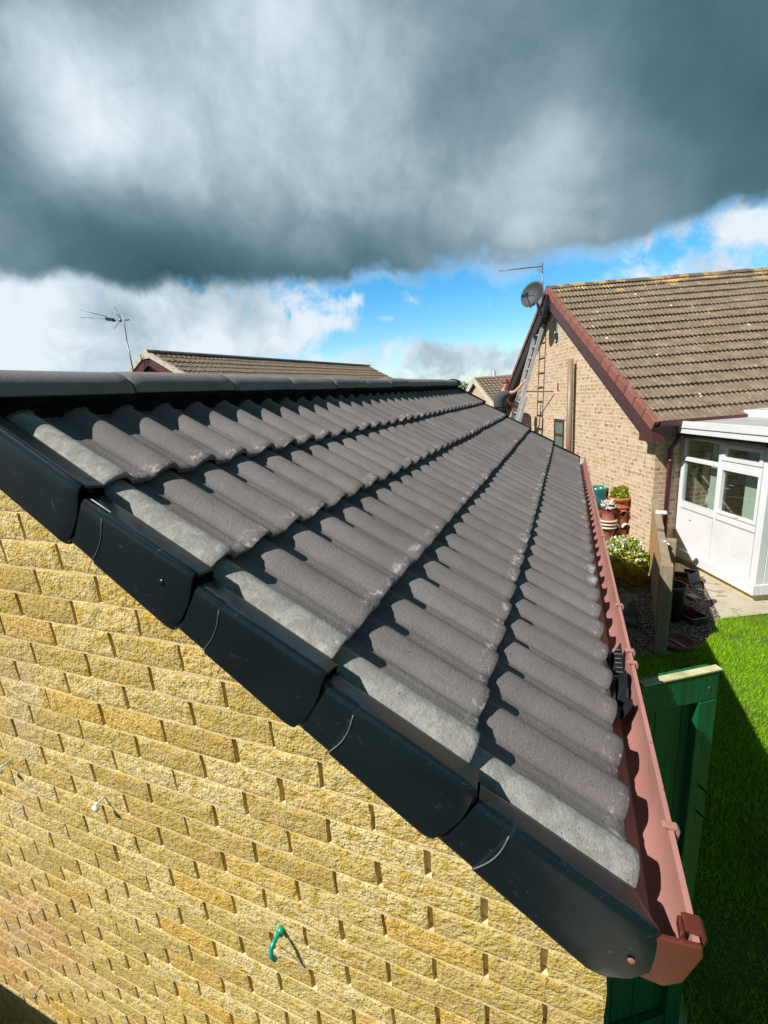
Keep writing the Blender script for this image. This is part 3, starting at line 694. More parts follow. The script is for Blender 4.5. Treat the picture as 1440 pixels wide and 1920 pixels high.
def tiled_slope(parent, A0, along, down, nrm, length, slen, rows, per, mat, hh=.03, step=.035, name='tile_course', seg=9, wear=.4, sag=0, one=False):
    """rows of rolled tiles from A0: along the eaves, down the slope"""
    g_ = slen/rows; ny = int(length/per*seg); W_ = []; mb = MB()
    for k in range(rows):
        ss = [k*g_-.03 if k else 0, k*g_+g_*.5, (k+1)*g_, (k+1)*g_]
        ro = random.uniform(-.004, .004)
        def fn(i, j):
            y = length*j/(ny-1); t = (y/per) % 1.0
            n = hh*max(0, 1-((t-.5)/.36)**2)**.7 if abs(t-.5) < .36 else 0
            n += .004*sin(y*2.3+k)+ro
            lift = step*(.35+.65*(i/2)) if i < 3 else -.002
            if i == 3: n *= .9
            wob = .004*sin(y*9+k*3) if i in (2, 3) else 0
            return A0+along*y+down*(ss[i]+wob)+nrm*(n*(1 if i != 3 else 1)+lift)
        V_, F_ = grid(4, ny, fn); mb.add(V_, F_)
        W_ += [0]*ny+[.25*wear]*ny+[wear]*ny+[0]*ny
    o = mb.build(name, mat, parent, True); fattr(o, 'wear', W_)
    e = o.modifiers.new('es', 'EDGE_SPLIT'); e.split_angle = rad(55)
    return o
dn1 = (HU*cos(HP)-ZZ*sin(HP)); nr1 = (HU*sin(HP)+ZZ*cos(HP)); dn2 = (-HU*cos(HP)-ZZ*sin(HP)); nr2 = (-HU*sin(HP)+ZZ*cos(HP))
VO = -.20
slen = (EU+.06-RU)/cos(HP)
rt_ = tiled_slope(house, H(RU, VO, RZh-.03), HV, dn1, nr1, HLEN+.4, slen, 17, .080, M['old_tile_roof'], .022, .058, name='roof_slope', seg=8)
tiled_slope(house, H(RU, VO, RZh-.03), HV, dn2, nr2, HLEN+.4, slen, 17, .16, M['old_tile_roof'], .03, .038, seg=5, name='roof_slope')
for i in range(20):
    y = VO+i*.46; m_ = MB(); zj = random.uniform(-.01, .01)
    V_, F_ = grid(2, 9, lambda a, j: H(RU+.13*sin(rad(-90+22.5*j)), y+.455*a, RZh-.03+zj+.085*cos(rad(-90+22.5*j))))
    m_.add(V_, F_); o = m_.build('ridge_tile', M['old_tile_roof'], house, True); fattr(o, 'wear', [random.random() for _ in V_])
tmo = M['maroon_dark']
for sg, dn, nr in ((1, dn1, nr1), (-1, dn2, nr2)):
    st = H(RU, VO, RZh-.03)
    n_t = 16; g_ = slen/n_t
    for i in range(n_t):                                    # cloaked verge tiles
        p = st+dn*(i*g_+.004); m_ = MB()
        m_.box(p-HV*.02+nr*(.034), dn*(g_-.014), HV*.085, nr*.034)
        m_.box(p-HV*.025-nr*(.085 if sg > 0 else .03), dn*(g_-.014), HV*.024, nr*(.152 if sg > 0 else .097))
        o = m_.build('verge_tile', M['verge_red'], house); bevel(o, .006)
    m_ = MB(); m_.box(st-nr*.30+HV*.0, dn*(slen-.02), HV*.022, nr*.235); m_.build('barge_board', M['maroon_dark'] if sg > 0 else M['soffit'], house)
    m_ = MB(); m_.box(st-nr*.285+HV*.024, dn*(slen-.05), HV*.2, nr*.012); m_.build('soffit', M['soffit'], house)
bx = MB(); bx.box(H(EU-.36, VO+.002, EZ-.32), HU*.36, HV*.2, ZZ*.24); bevel(bx.build('eaves_box_end', M['maroon'], house), .004)
bx = MB(); bx.box(H(EU-.20, VO+.2, EZ-.22), HU*.20, HV*(HLEN-.2), ZZ*.14); bx.build('eaves_fascia', M['maroon_dark'], house)
gm = MB(); sweep(gm, [(0, 0), (.0, -.075), (.02, -.095), (.085, -.095), (.105, -.07), (.11, .004), (.104, .004), (.098, -.068), (.082, -.088), (.022, -.088), (.006, -.07), (.006, 0)], H(EU+.005, VO+.05, EZ+.0), H(EU+.005, HLEN, EZ+.0), HU, ZZ)
gm.build('eaves_gutter', M['maroon'], house)
dp = MB(); a0 = .16; dp.tube([H(EU+.06, .26, EZ-.09), H(EU+.06, .26, EZ-.20), H(.075, a0+.03, EZ-.45), H(.075, a0+.03, GZ+.05)], .036, 12)
dpo = dp.build('downpipe', M['maroon'], house, True)
for z in (-.75, -1.75):
    c_ = MB(); c_.tube([H(.075, a0+.03, z), H(.075, a0+.03, z-.05)], .045, 12); c_.build('pipe_collar', M['maroon'], dpo, True)
pp = MB(); pp.tube([H(-3.02, -.13, 1.02), H(-3.02, -.13, GZ)], .062, 14); pp.build('soil_pipe', simple('tan_pipe', (.22, .15, .10), (.27, .19, .13), rough=.45, bd=0), house, True)
def window(parent, a0, a1, z0, z1, transom, mat=M['maroon'], arch=True):
    fr = MB(); t_ = .055
    for (x0, x1, y0, y1) in ((a0, a0+t_, z0, z1), (a1-t_, a1, z0, z1), (a0+t_, a1-t_, z1-t_, z1), (a0+t_, a1-t_, z0, z0+t_), (a0+t_, a1-t_, transom-.03, transom+.03)):
        fr.box(H(x0, -.02, y0), HU*(x1-x0), HV*.05, ZZ*(y1-y0))
    wf = fr.build('window', mat, parent)
    m_ = MB()
    for (y0, y1) in ((z0+t_, transom-.03), (transom+.03, z1-t_)): m_.box(H(a0+t_, -.008, y0), HU*(a1-a0-2*t_), HV*.01, ZZ*(y1-y0))
    m_.build('pane', M['frosted'], wf)
    if arch:
        m_ = MB(); cx, r_ = (a0+a1)/2, (a1-a0)/2+.03
        V_ = [H(cx+r_*cos(PI*k/10), -.012, z1+.012+.13*sin(PI*k/10)) for k in range(11)]; m_.add(V_, [tuple(range(11))[::-1]])
        m_.build('arch_lintel', M['stoneware'], wf)
    return wf
window(house, -4.22, -3.62, -1.45, -.30, -.66)
# door and window wall behind the ladder: dark arched opening
m_ = MB(); m_.box(H(-7.05, -.015, GZ), HU*1.05, HV*.03, ZZ*(2.12)); dw = m_.build('door', M['maroon_dark'], house)
m_ = MB(); V_ = [H(-6.525+.525*cos(PI*k/10), -.014, GZ+2.12+.12*sin(PI*k/10)) for k in range(11)]; m_.add(V_, [tuple(range(11))[::-1]]); m_.build('fanlight', M['soffit'], dw)
m_ = MB()
for a in (-6.72, -6.42): m_.box(H(a, -.03, GZ+.9), HU*.22, HV*.02, ZZ*1.0)
m_.build('pane', M['frosted'], dw)
# small fittings at the gable top
m_ = MB(); m_.tube([H(-4.22, -.03, 2.0), H(-4.2, -.03, 1.72), H(-4.17, -.05, 1.62)], .012, 6); m_.tube([H(-4.10, -.03, 2.0), H(-4.10, -.03, 1.66)], .010, 6); m_.build('cable', M['steel'], house)
m_ = MB(); m_.box(H(-4.2, -.08, 1.55), HU*.12, HV*.08, ZZ*.13); m_.build('junction_box', M['slate_plastic'], house)
m_ = MB(); m_.box(H(-4.08, -.012, .38), HU*.08, HV*.02, ZZ*.17); m_.build('air_vent', M['terra_dark'], house)

# satellite dish and aerial on the gable top
dish = empty('satellite_dish', H(-4.6, -.25, 2.35), 'dark round satellite dish bracketed to the top of the brick gable', 'satellite dish')
dc = pxp(1000, 554, H(0, -.55, 0), HV); aim = Vector((-.35, -.85, .30)).normalized()
sx = aim.cross(ZZ).normalized(); sy = sx.cross(aim)
def dishpt(i, j):
    r = .275*i/8; a = 2*PI*j/28; return dc+sx*(r*cos(a))+sy*(r*1.08*sin(a))+aim*(.9*r*r)
V_, F_ = grid(9, 29, dishpt); o = pymesh('reflector', V_, F_, M['dish'], dish, True)
o.modifiers.new('s', 'SOLIDIFY').thickness = .008
m_ = MB(); ft = dc+aim*.36-sy*.10; m_.tube([dc-sy*.3+aim*.02, ft], .010, 6); m_.tube([ft-aim*.03, ft+aim*-.09+sy*.02], .024, 10); m_.build('feed_arm', M['navy'], dish, True)
m_ = MB(); m_.tube([dc-aim*.02, dc-aim*.14, H(-4.5, -.25, 2.15)], .022, 8); m_.tube([dc-aim*.1, H(-4.7, -.22, 2.12), H(-4.3, -.22, 2.10), H(-4.2, -.22, 2.3)], .012, 6); m_.build('wall_bracket', M['steel'], dish, True)
aer = empty('tv_aerial', H(-4.4, -.22, 2.4), 'thin television aerial on a straight mast above the satellite dish', 'aerial')
mt, mb_ = pxp(1017, 494, H(0, -.26, 0), HV), pxp(1018, 575, H(0, -.26, 0), HV)
m_ = MB(); m_.tube([mb_, mt], .014, 8); m_.build('mast', M['steel'], aer, True)
t1 = mt-ZZ*.06; bd = Vector((-.93, -.30, .0)).normalized()
m_ = MB(); m_.tube([t1, t1+bd*1.0], .010, 6)
for i in range(12):
    c = t1+bd*(.2+.07*i); m_.tube([c-ZZ.cross(bd)*.09, c+ZZ.cross(bd)*.09], .003, 4)
m_.build('boom', M['steel'], aer, True)
m_ = MB(); c = t1+bd*.1
for s_ in (-1, 1):
    for k in range(4): m_.tube([c+ZZ*.01*s_-ZZ.cross(bd)*.12+bd*(-.02*k)+ZZ*(.03*k*s_), c+ZZ.cross(bd)*.12+bd*(-.02*k)+ZZ*(.03*k*s_)], .006, 4)
m_.build('reflector', M['aluminium'], aer, True)

# ------------------------------------------------------------------ ladder on the gable, person, platform
lad = empty('extension_ladder', H(-5.05, -1.3, GZ), 'grey aluminium extension ladder leaning on the brick gable', 'ladder')
ft_, tp_ = H(-5.05, -1.38, GZ), H(-5.05, -.06, 1.98)
ld = (tp_-ft_).normalized(); ln = ld.cross(HU).normalized()
for sec, (t0, t1_, off, wd) in enumerate(((0, .62, 0, .50), (.25, 1.0, .07, .43))):
    a, b_ = ft_+(tp_-ft_)*t0, ft_+(tp_-ft_)*t1_
    for sg in (-1, 1):
        m_ = MB(); m_.box(a+HU*(sg*wd/2-.014)-ln*off, HU*.035, ln*.085, b_-a); m_.build('stile', M['aluminium'], lad)
    n_ = int((b_-a).length/.28)
    for i in range(n_):
        p = a+ld*(.15+.28*i)-ln*(off-.03); m_ = MB(); m_.tube([p-HU*(wd/2-.015), p+HU*(wd/2-.015)], .016, 8); m_.build('rung', M['aluminium'], lad, True)
m_ = MB(); m_.tube([tp_-HU*.15-ZZ*.12+ln*.09, tp_+HU*.34-ZZ*.12+ln*.12], .03, 10); m_.build('stand_off_bar', M['white'], lad, True)
m_ = MB(); m_.tube([H(-5.0, -.55, .42), H(-4.25, -.05, .36)], .015, 6)
tag(m_.build('pole', M['bark']), 'thin dark pole leaning flat against the brick gable beside the ladder', 'pole')

PY = 11.9
def pp_(x, y, dy=0): return px(x, y, 1, PY+dy)
def skin(name, verts, edges, radii, mat, parent=None, sub=2, root=0):
    me = bpy.data.meshes.new(name); me.from_pydata([tuple(v) for v in verts], edges, []); o = link(name, me, mat, parent)
    m = o.modifiers.new('skin', 'SKIN'); m.use_smooth_shade = True
    for i, r in enumerate(radii):
        v = me.skin_vertices[0].data[i]; v.radius = (r, r) if not isinstance(r, tuple) else r; v.use_root = (i == root)
    s_ = o.modifiers.new('sub', 'SUBSURF'); s_.levels = sub; s_.render_levels = sub
    return o
hip = pp_(938, 770); ch = pp_(936, 752); sh = pp_(941, 738); nk = pp_(945, 731); hd = pp_(949, 722); tpv = pp_(948, 716)
rs, re_, rh = pp_(950, 738, -.12), pp_(965, 735, -.15), pp_(983, 716, -.05)
ls, le, lh = pp_(939, 741, .15), pp_(955, 757, .2), pp_(972, 764, .1)
foot_z = hip.z-.86
kr, fr_ = hip+Vector((.14, -.10, -.42)), hip+Vector((.10, -.10, -.84)); kl, fl_ = hip+Vector((.10, .14, -.42)), hip+Vector((.02, .14, -.84))
tr_, tl_ = fr_+Vector((.17, 0, 0)), fl_+Vector((.17, 0, 0))
verts = [hip, ch, sh, nk, hd, tpv, rs, re_, rh, ls, le, lh, hip+Vector((.03, -.1, -.05)), kr, fr_, tr_, hip+Vector((.02, .1, -.05)), kl, fl_, tl_]
edges = [(0, 1), (1, 2), (2, 3), (3, 4), (4, 5), (2, 6), (6, 7), (7, 8), (2, 9), (9, 10), (10, 11), (0, 12), (12, 13), (13, 14), (14, 15), (0, 16), (16, 17), (17, 18), (18, 19)]
radii = [.14, .13, .12, .055, .088, .062, .06, .043, .03, .06, .043, .03, .085, .06, .045, .035, .085, .06, .045, .035]
fd = Vector((.55, -.6, -.2)).normalized()
nv = len(verts)
for base, dirs in ((8, (rh-re_).normalized()), (11, (lh-le).normalized())):
    sd2 = dirs.cross(Vector((0, 1, .2))).normalized()
    for k in range(5):
        o_ = sd2*(.030*(k-2)/2)
        q1 = verts[base]+dirs*.05+o_; q2 = verts[base]+dirs*(.085 if k else .06)+o_*1.3+Vector((0, -.0, -.015))
        verts += [q1, q2]; edges += [(base, nv), (nv, nv+1)]; radii += [.011, .008]; nv += 2
person = skin('person', verts, edges, radii, M['skin'])
tag(person, 'man in a charcoal t-shirt leaning forward with one arm out to hold the ladder', 'person')
skin('t_shirt', [hip+Vector((0, 0, -.06)), ch, sh, rs, rs+(re_-rs)*.55, ls, ls+(le-ls)*.55, sh+(nk-sh)*.5], [(0, 1), (1, 2), (2, 3), (3, 4), (2, 5), (5, 6), (2, 7)], [.185, .185, .175, .10, .075, .10, .075, .095], M['shirt'], person)
skin('trousers', [hip+Vector((0, 0, -.03)), verts[12], kr, fr_+Vector((0, 0, .05)), verts[16], kl, fl_+Vector((0, 0, .05))], [(0, 1), (1, 2), (2, 3), (0, 4), (4, 5), (5, 6)], [.17, .115, .085, .07, .115, .085, .07], M['trousers'], person)
hr = MB()
V_, F_ = grid(8, 17, lambda i, j: (hd+tpv)*.5+Vector((0, .012, .02))+Vector((sin(PI*.62*i/7)*cos(2*PI*j/16)*.097, sin(PI*.62*i/7)*sin(2*PI*j/16)*.097, cos(PI*.62*i/7)*.10))-fd*.014)
hr.add(V_, F_); hr.build('hair', M['hair'], person, True)
m_ = MB(); fx = fd.cross(ZZ).normalized(); fc = hd+fd*.088+ZZ*.012
m_.box(fc-fx*.06-ZZ*.014, fx*.05, fd*.012, ZZ*.026); m_.box(fc+fx*.01-ZZ*.014, fx*.05, fd*.012, ZZ*.026); m_.box(fc-fx*.012, fx*.024, fd*.008, ZZ*.006); m_.build('sunglasses', M['navy'], person)
m_ = MB(); m_.tube([fc-ZZ*.012, fc-ZZ*.04+fd*.012], .010, 6, .014); m_.build('nose', M['skin'], person, True)
m_ = MB(); m_.tube([fc-ZZ*.066-fx*.022-fd*.004, fc-ZZ*.068+fd*.002, fc-ZZ*.066+fx*.022-fd*.004], .006, 6); m_.build('mouth', M['terra_dark'], person, True)
for sg in (-1, 1):
    m_ = MB(); e_ = hd+fx*.086*sg; m_.tube([e_-ZZ*.025, e_+ZZ*.03+fx*.01*sg], .012, 6, .016); m_.build('ear', M['skin'], person, True)
pf = empty('work_platform', (fr_.x, PY, GZ), 'aluminium work platform under the man beside the brick gable', 'platform')
m_ = MB(); m_.bb((fr_.x-.45, PY-.28, foot_z-.06), (fr_.x+.40, PY+.34, foot_z-.02)); m_.build('deck', M['fence_grey'], pf)
for a in (-.42, .37):
    for b_ in (-.25, .31):
        m_ = MB(); m_.tube([(fr_.x+a, PY+b_, foot_z-.06), (fr_.x+a*1.2, PY+b_, GZ)], .02, 8); m_.build('leg', M['aluminium'], pf, True)

# ------------------------------------------------------------------ conservatory
cons = empty('conservatory', H(1.0, 2, GZ), 'white panelled conservatory with dark windows against the brick bungalow', 'conservatory')
CB, CU, CL = .405, 1.66, 4.2
Wt = M['white']
bs = MB(); bs.box(H(.0, CB+.03, GZ), HU*(CU-.03), HV*CL, ZZ*.10); b1 = bs.build('brick_base', M['slab'], cons)
def mem(name, a0, a1, z0, z1, th=.06, b0=CB, mat=Wt, parent=cons, bv=.006):
    m_ = MB(); m_.box(H(a0, b0, z0), HU*(a1-a0), HV*th, ZZ*(z1-z0)); return bevel(m_.build(name, mat, parent), bv)
mem('sill_plinth', -.0, CU+.02, -2.34, -2.20, .10, CB-.035)
mem('corner_post', CU-.10, CU, -2.20, -.33, .10)
mem('wall_post', .0, .085, -2.20, -.33, .07)
mem('mid_rail', .085, CU-.10, -1.53, -1.43, .06)
mem('top_rail', .085, CU-.10, -.46, -.33, .06)
mem('mullion', .80, .87, -1.43, -.46, .062)
mem('lower_mullion', .815, .85, -2.20, -1.53, .058)
mem('transom', .085, .80, -.79, -.73, .06)
mem('transom', .87, CU-.10, -.77, -.68, .06)
for a0, a1 in ((.085, .815), (.85, CU-.10)): mem('lower_panel', a0, a1, -2.20, -1.53, .03, CB+.010)
sm = mem('panel_seam', .105, .80, -1.545, -1.541, .002, CB+.006, M['white_line'], bv=0)
mem('panel_seam', .865, CU-.12, -1.545, -1.541, .002, CB+.006, M['white_line'], bv=0)
mem('panel_seam', .8135, .8155, -2.19, -1.535, .002, CB-.001, M['white_line'], bv=0)
m_ = MB()
fl = MB()
for (a0, a1, z0, z1) in ((.085, .80, -1.43, -.79), (.085, .80, -.73, -.46), (.91, CU-.14, -1.39, -.81), (.93, CU-.16, -.65, -.50)):
    gl_ = MB(); gl_.box(H(a0, CB+.028, z0), HU*(a1-a0), HV*.006, ZZ*(z1-z0)); gl_.build('pane', M['glass'], cons)
for (a0, a1, z0, z1, t_) in ((.872, CU-.102, -1.428, -.772, .040), (.872, CU-.102, -.678, -.462, .055)):
    fr = MB()
    for (p0, p1, q0, q1) in ((a0, a0+t_, z0, z1), (a1-t_, a1, z0, z1), (a0+t_, a1-t_, z0, z0+t_*.9), (a0+t_, a1-t_, z1-t_*.9, z1)):
        fr.box(H(p0, CB-.012, q0), HU*(p1-p0), HV*.05, ZZ*(q1-q0))
    fr.build('casement', Wt, cons)
for a_ in (1.19, ):
    hm = MB(); hm.box(H(a_, CB-.022, -1.405), HU*.10, HV*.012, ZZ*.014); bevel(hm.build('casement_handle', Wt, cons), .003)
mem('sill_seal', .09, .795, -1.434, -1.430, .002, CB-.0015, M['white_line'], bv=0)
mem('corner_seam', CU-.104, CU-.1005, -2.19, -.34, .002, CB-.0025, M['white_line'], bv=0)
mem('panel_scratch', .30, .35, -1.70, -1.69, .002, CB+.007, M['navy'], bv=0)
# return face towards +u
def rem(name, b0, b1, z0, z1, th=.06, mat=Wt, da=0):
    m_ = MB(); m_.box(H(CU-th+da, b0, z0), HU*th, HV*(b1-b0), ZZ*(z1-z0)); return bevel(m_.build(name, mat, cons), .005)
rem('sill_plinth', CB+.066, CB+CL, -2.34, -2.20, .09, da=.02)
for k in range(5):
    b0 = CB+.105+k*1.0; rem('mullion', b0, b0+.09, -2.20, -.33)
    if k < 4:
        rem('low_rail', b0+.09, b0+1.0, -2.20, -2.08); rem('top_rail', b0+.09, b0+1.0, -.46, -.33)
        gl_ = MB(); gl_.box(H(CU-.035, b0+.09, -2.08), HU*.006, HV*.91, ZZ*1.62); gl_.build('pane', M['glass'], cons)
# roof: fascia, flat deck, upstand, black gutter
m_ = MB(); m_.box(H(.20, CB-.22, -.335), HU*(CU-.02), HV*.03, ZZ*.175); m_.box(H(.20, CB-.235, -.255), HU*(CU-.02), HV*.014, ZZ*.10); bevel(m_.build('roof_fascia', Wt, cons), .004)
m_ = MB(); m_.box(H(CU+.15, CB-.188, -.335), HU*.03, HV*(CL+.3), ZZ*.175); bevel(m_.build('roof_fascia', Wt, cons), .004)
m_ = MB(); V_ = [H(.22, CB-.19, -.175), H(CU+.15, CB-.19, -.175), H(CU+.15, CB+CL, -.175), H(.22, CB+CL, -.175)]; m_.add(V_, [(0, 1, 2, 3)]); m_.add([v-ZZ*.12 for v in V_], [(3, 2, 1, 0)]); m_.build('roof_deck', M['grey_roof'], cons)
m_ = MB(); m_.box(H(.235, 1.12, -.172), HU*1.3, HV*.05, ZZ*.10); m_.box(H(.235, 1.17, -.172), HU*.07, HV*3.4, ZZ*.10); bevel(m_.build('roof_upstand', Wt, cons), .005)
gb = MB(); sweep(gb, [(0, 0), (-.004, -.05), (-.03, -.07), (-.07, -.065), (-.085, -.04), (-.088, 0)], H(.19, CB-.10, -.335), H(CU+.1, CB-.10, -.345), HV, ZZ); gb.build('black_gutter', M['black_shiny'], cons)
m_ = MB(); m_.tube([H(.16, CB-.16, -.34), H(.14, CB-.16, -.42), H(.06, CB-.14, -.50)], .035, 8); m_.build('gutter_outlet', M['black_shiny'], cons, True)
# what shows through the glass
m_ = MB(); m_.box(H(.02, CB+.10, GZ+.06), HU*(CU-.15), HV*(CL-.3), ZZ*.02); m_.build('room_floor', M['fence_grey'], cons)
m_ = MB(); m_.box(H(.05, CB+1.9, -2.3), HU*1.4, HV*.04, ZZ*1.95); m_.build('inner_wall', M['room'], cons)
for a, wd in ((.46, .14), (1.12, .20)):
    m_ = MB(); m_.box(H(a, CB+.16, -2.3), HU*wd, HV*.05, ZZ*1.93); m_.build('curtain', M['curtain'], cons)
m_ = MB(); m_.box(H(.25, CB+.3, -1.16), HU*.45, HV*.2, ZZ*.03); m_.box(H(.9, CB+.4, -1.05), HU*.6, HV*.2, ZZ*.015); m_.build('inner_shelf', M['white_line'], cons)
m_ = MB(); m_.lathe(H(.34, CB+.25, -1.5), [(0, 0), (.04, 0), (.045, .1), (.03, .16), (.014, .22), (.014, .3), (0, .3)], 14); m_.build('vase', M['stoneware'], cons, True)
for a in (1.36, 1.43, 1.50):
    m_ = MB(); m_.box(H(a, CB+.7, -2.0), HU*.03, HV*.03, ZZ*1.0); m_.build('chair_slat', M['bark'], cons)
# patio
me = MB(); pz = GZ+.012
me.add([H(.02, .30, pz), H(1.90, .10, pz), H(2.3, .15, pz), H(2.3, 5, pz), H(1.6, 5, pz), H(1.55, .42, pz), H(.02, .42, pz)], [(0, 1, 2, 3, 4, 5, 6)])
me.v = [tuple(v) for v in (Vector((3.02, 7.35, pz)), px(1317, 1090, 2, pz), px(1352, 1160, 2, pz), px(1440, 1150, 2, pz), Vector((9, 8.2, pz)), Vector((9, 10, pz)), Vector((3.2, 8.0, pz)))]
tag(me.build('patio', M['patio']), kind='structure')

# ------------------------------------------------------------------ garden fence
fen = empty('garden_fence', (2.45, 5.9, GZ), 'low timber fence with flat top rail running from the lawn to the bungalow corner', 'fence')
fa, fb_ = Vector((2.335, 4.48, 0)), Vector((2.64, 7.30, 0)); fdir = (fb_-fa).normalized(); fs = Vector((fdir.y, -fdir.x, 0)); flen = (fb_-fa).length
FT = -1.40
nb = 26; m_ = MB()
for i in range(nb):
    a = flen*i/nb; m_.box(fa+fdir*(a+.002)+ZZ*GZ+fs*random.uniform(-.003, .003), fdir*(flen/nb-.004), fs*.022, ZZ*(FT-GZ-.035-random.uniform(0, .008)))
m_.build('board_panel', M['fence'], fen)
m_ = MB(); m_.box(fa-fs*.015+ZZ*(FT-.03)+fdir*.07, fdir*(flen*.42-.07), fs*.085, ZZ*.03); bevel(m_.build('cap_rail', M['fence_grey'], fen), .004)
m_ = MB(); m_.box(fa-fs*.015+fdir*(flen*.43)+ZZ*(FT+.0), fdir*(flen*.57), fs*.085, ZZ*.035); bevel(m_.build('cap_rail', M['fence_grey'], fen), .004)
m_ = MB(); m_.box(fa-fdir*.05-fs*.03+ZZ*GZ, fdir*.11, fs*.115, ZZ*(FT-GZ-.0)); bevel(m_.build('post', M['fence_grey'], fen), .006)
c = fa+fdir*(flen*.27)+fs*.072
m_ = MB(); m_.box(c+ZZ*GZ, fdir*.10, fs*.10, ZZ*(FT-GZ+.02)); bevel(m_.build('post', M['fence_grey'], fen), .006)
m_ = MB(); m_.box(c-fs*.055-fdir*.05+ZZ*(FT+.002), fdir*.07, fs*.05, ZZ*.012); m_.tube([c-fs*.03-fdir*.02+ZZ*(FT+.015), c+fs*.02-fdir*.05+ZZ*(FT-.02)], .012, 8); m_.build('latch_bracket', M['aluminium'], fen)
m_ = MB(); q = fa+fdir*(flen*.66)+ZZ*(FT+.036); m_.box(q+fs*.0, fdir*.09, fs*.14, ZZ*.045); o = bevel(m_.build('light_fitting', M['white'], fen), .015, 3)

# ------------------------------------------------------------------ pots and planters
def pot(name, c, prof_, mat, label, cat, inner=None, rot=0):
    o = empty(name, c, label, cat); m_ = MB(); m_.lathe(c, prof_, 28); m_.build('body', mat, o, True); return o
def at_(x, y, h): return px(x, y, 2, GZ+h)
def gz(p): return Vector((p.x, p.y, GZ-.01))
# strawberry chimney pot
c = gz(at_(1163, 930, .95)); sp_o = pot('chimney_pot', c, [(.16, 0), (.165, .1), (.15, .12), (.14, .5), (.145, .74), (.175, .76), (.175, .80), (.15, .82), (.152, .88), (.20, .91), (.20, .95), (.17, .955), (.16, .93), (.13, .6)], M['terracotta'], 'tall terracotta chimney pot with round side openings and yellow flowers in its top', 'chimney pot')
def hood(parent, c, z, ang, r=.045, rad_=.145, mat='stoneware'):
    d = Vector((cos(ang), sin(ang), 0)); s_ = Vector((-sin(ang), cos(ang), 0)); p = c+ZZ*z+d*rad_
    m_ = MB(); V_ = [p+d*.006+s_*r*cos(2*PI*k/14)+ZZ*r*.9*sin(2*PI*k/14) for k in range(14)]; m_.add(V_, [tuple(range(14))]); m_.build('opening', M['dark_hole'], parent)
    m_ = MB(); V_, F_ = grid(5, 11, lambda i, j: p+d*(.008+.055*sin(PI/2*i/4))+s_*(r*1.15*cos(PI*j/10))+ZZ*(r*1.15*sin(PI*j/10)*(1-.25*i/4)+.005)); m_.add(V_, F_); o = m_.build('hood', M[mat], parent, True); o.modifiers.new('s', 'SOLIDIFY').thickness = .008
for a in (-2.3, -1.3, -.3): hood(sp_o, c, .68, a, .05, .145, 'terracotta')
for a in (-2.0, -1.0): hood(sp_o, c, .42, a, .06, .140)
for a in (-2.45, -1.45, -.5): hood(sp_o, c, .22, a, .05, .145, 'terracotta')
def leaves(c, R, n, size, mat, name, parent, squash=1.0, seed=1, up=.3, shell=.45):
    r_ = np.random.default_rng(seed); V_ = []; F_ = []
    for i in range(n):
        d = r_.normal(size=3); d /= np.linalg.norm(d); 
        if d[2] < -.5: d[2] *= -1
        rr = (shell+(1-shell)*r_.random()**.6)*(1+.12*sin(d[0]*7+seed)*cos(d[1]*6)); p = np.array(c)+d*rr*np.array([R, R, R*squash])
        a = r_.normal(size=3)+d*.8+np.array([0, 0, up]); a /= np.linalg.norm(a); b = np.cross(a, r_.normal(size=3)); b /= np.linalg.norm(b)
        s_ = size*(.6+.8*r_.random()); k = len(V_)
        V_ += [p-a*s_*.2, p+b*s_*.32+a*s_*.3, p+a*s_, p-b*s_*.32+a*s_*.3]; F_.append((k, k+1, k+2, k+3))
    return pymesh(name, V_, F_, M[mat], parent)
leaves(c+ZZ*1.0, .15, 260, .06, 'leaf', 'plant', sp_o, .8, 3)
# teal glazed pot on a clay stand
c = gz(at_(1122, 912, .98)); tp = pot('glazed_pot', c, [(.10, .55), (.13, .60), (.16, .75), (.155, .88), (.175, .93), (.18, .98), (.155, .985), (.145, .9), (.1, .8)], M['teal'], 'teal glazed pot standing on a clay chimney pot behind the gutter', 'plant pot')
m_ = MB(); m_.lathe(c, [(.14, 0), (.14, .05), (.11, .12), (.115, .42), (.14, .5), (.12, .55)], 24); st = m_.build('chimney_pot', M['terra_dark'], None, True); tag(st, 'dark red clay chimney pot standing under the teal glazed pot', 'chimney pot')
# louvred pot between them
c = gz(at_(1141, 950, .8)); lp = pot('chimney_pot', c, [(.13, 0), (.13, .08), (.105, .1), (.11, .42), (.13, .44), (.13, .47), (.10, .49), (.10, .53), (.13, .55), (.13, .58), (.10, .60), (.09, .78), (.12, .8), (.1, .8), (.08, .7)], M['terra_dark'], 'dark clay chimney pot with pale louvre bands and white flowers', 'chimney pot')
for z in (.44, .50, .56): 
    m_ = MB(); m_.lathe(c, [(.128, z), (.155, z-.005), (.155, z+.012), (.12, z+.025)], 24); m_.build('louvre', M['stoneware'], lp, True)
leaves(c+ZZ*.84, .12, 200, .05, 'petal', 'flowers', lp, .6, 5)
# urn by the far eave
c = gz(at_(1108, 872, 1.05)); u_ = pot('terracotta_urn', c, [(.12, 0), (.12, .6), (.10, .65), (.17, .9), (.18, 1.0), (.20, 1.02), (.20, 1.06), (.16, 1.05), (.13, .85)], M['terracotta'], 'terracotta urn against the brick gable just beyond the end of the gutter', 'urn')
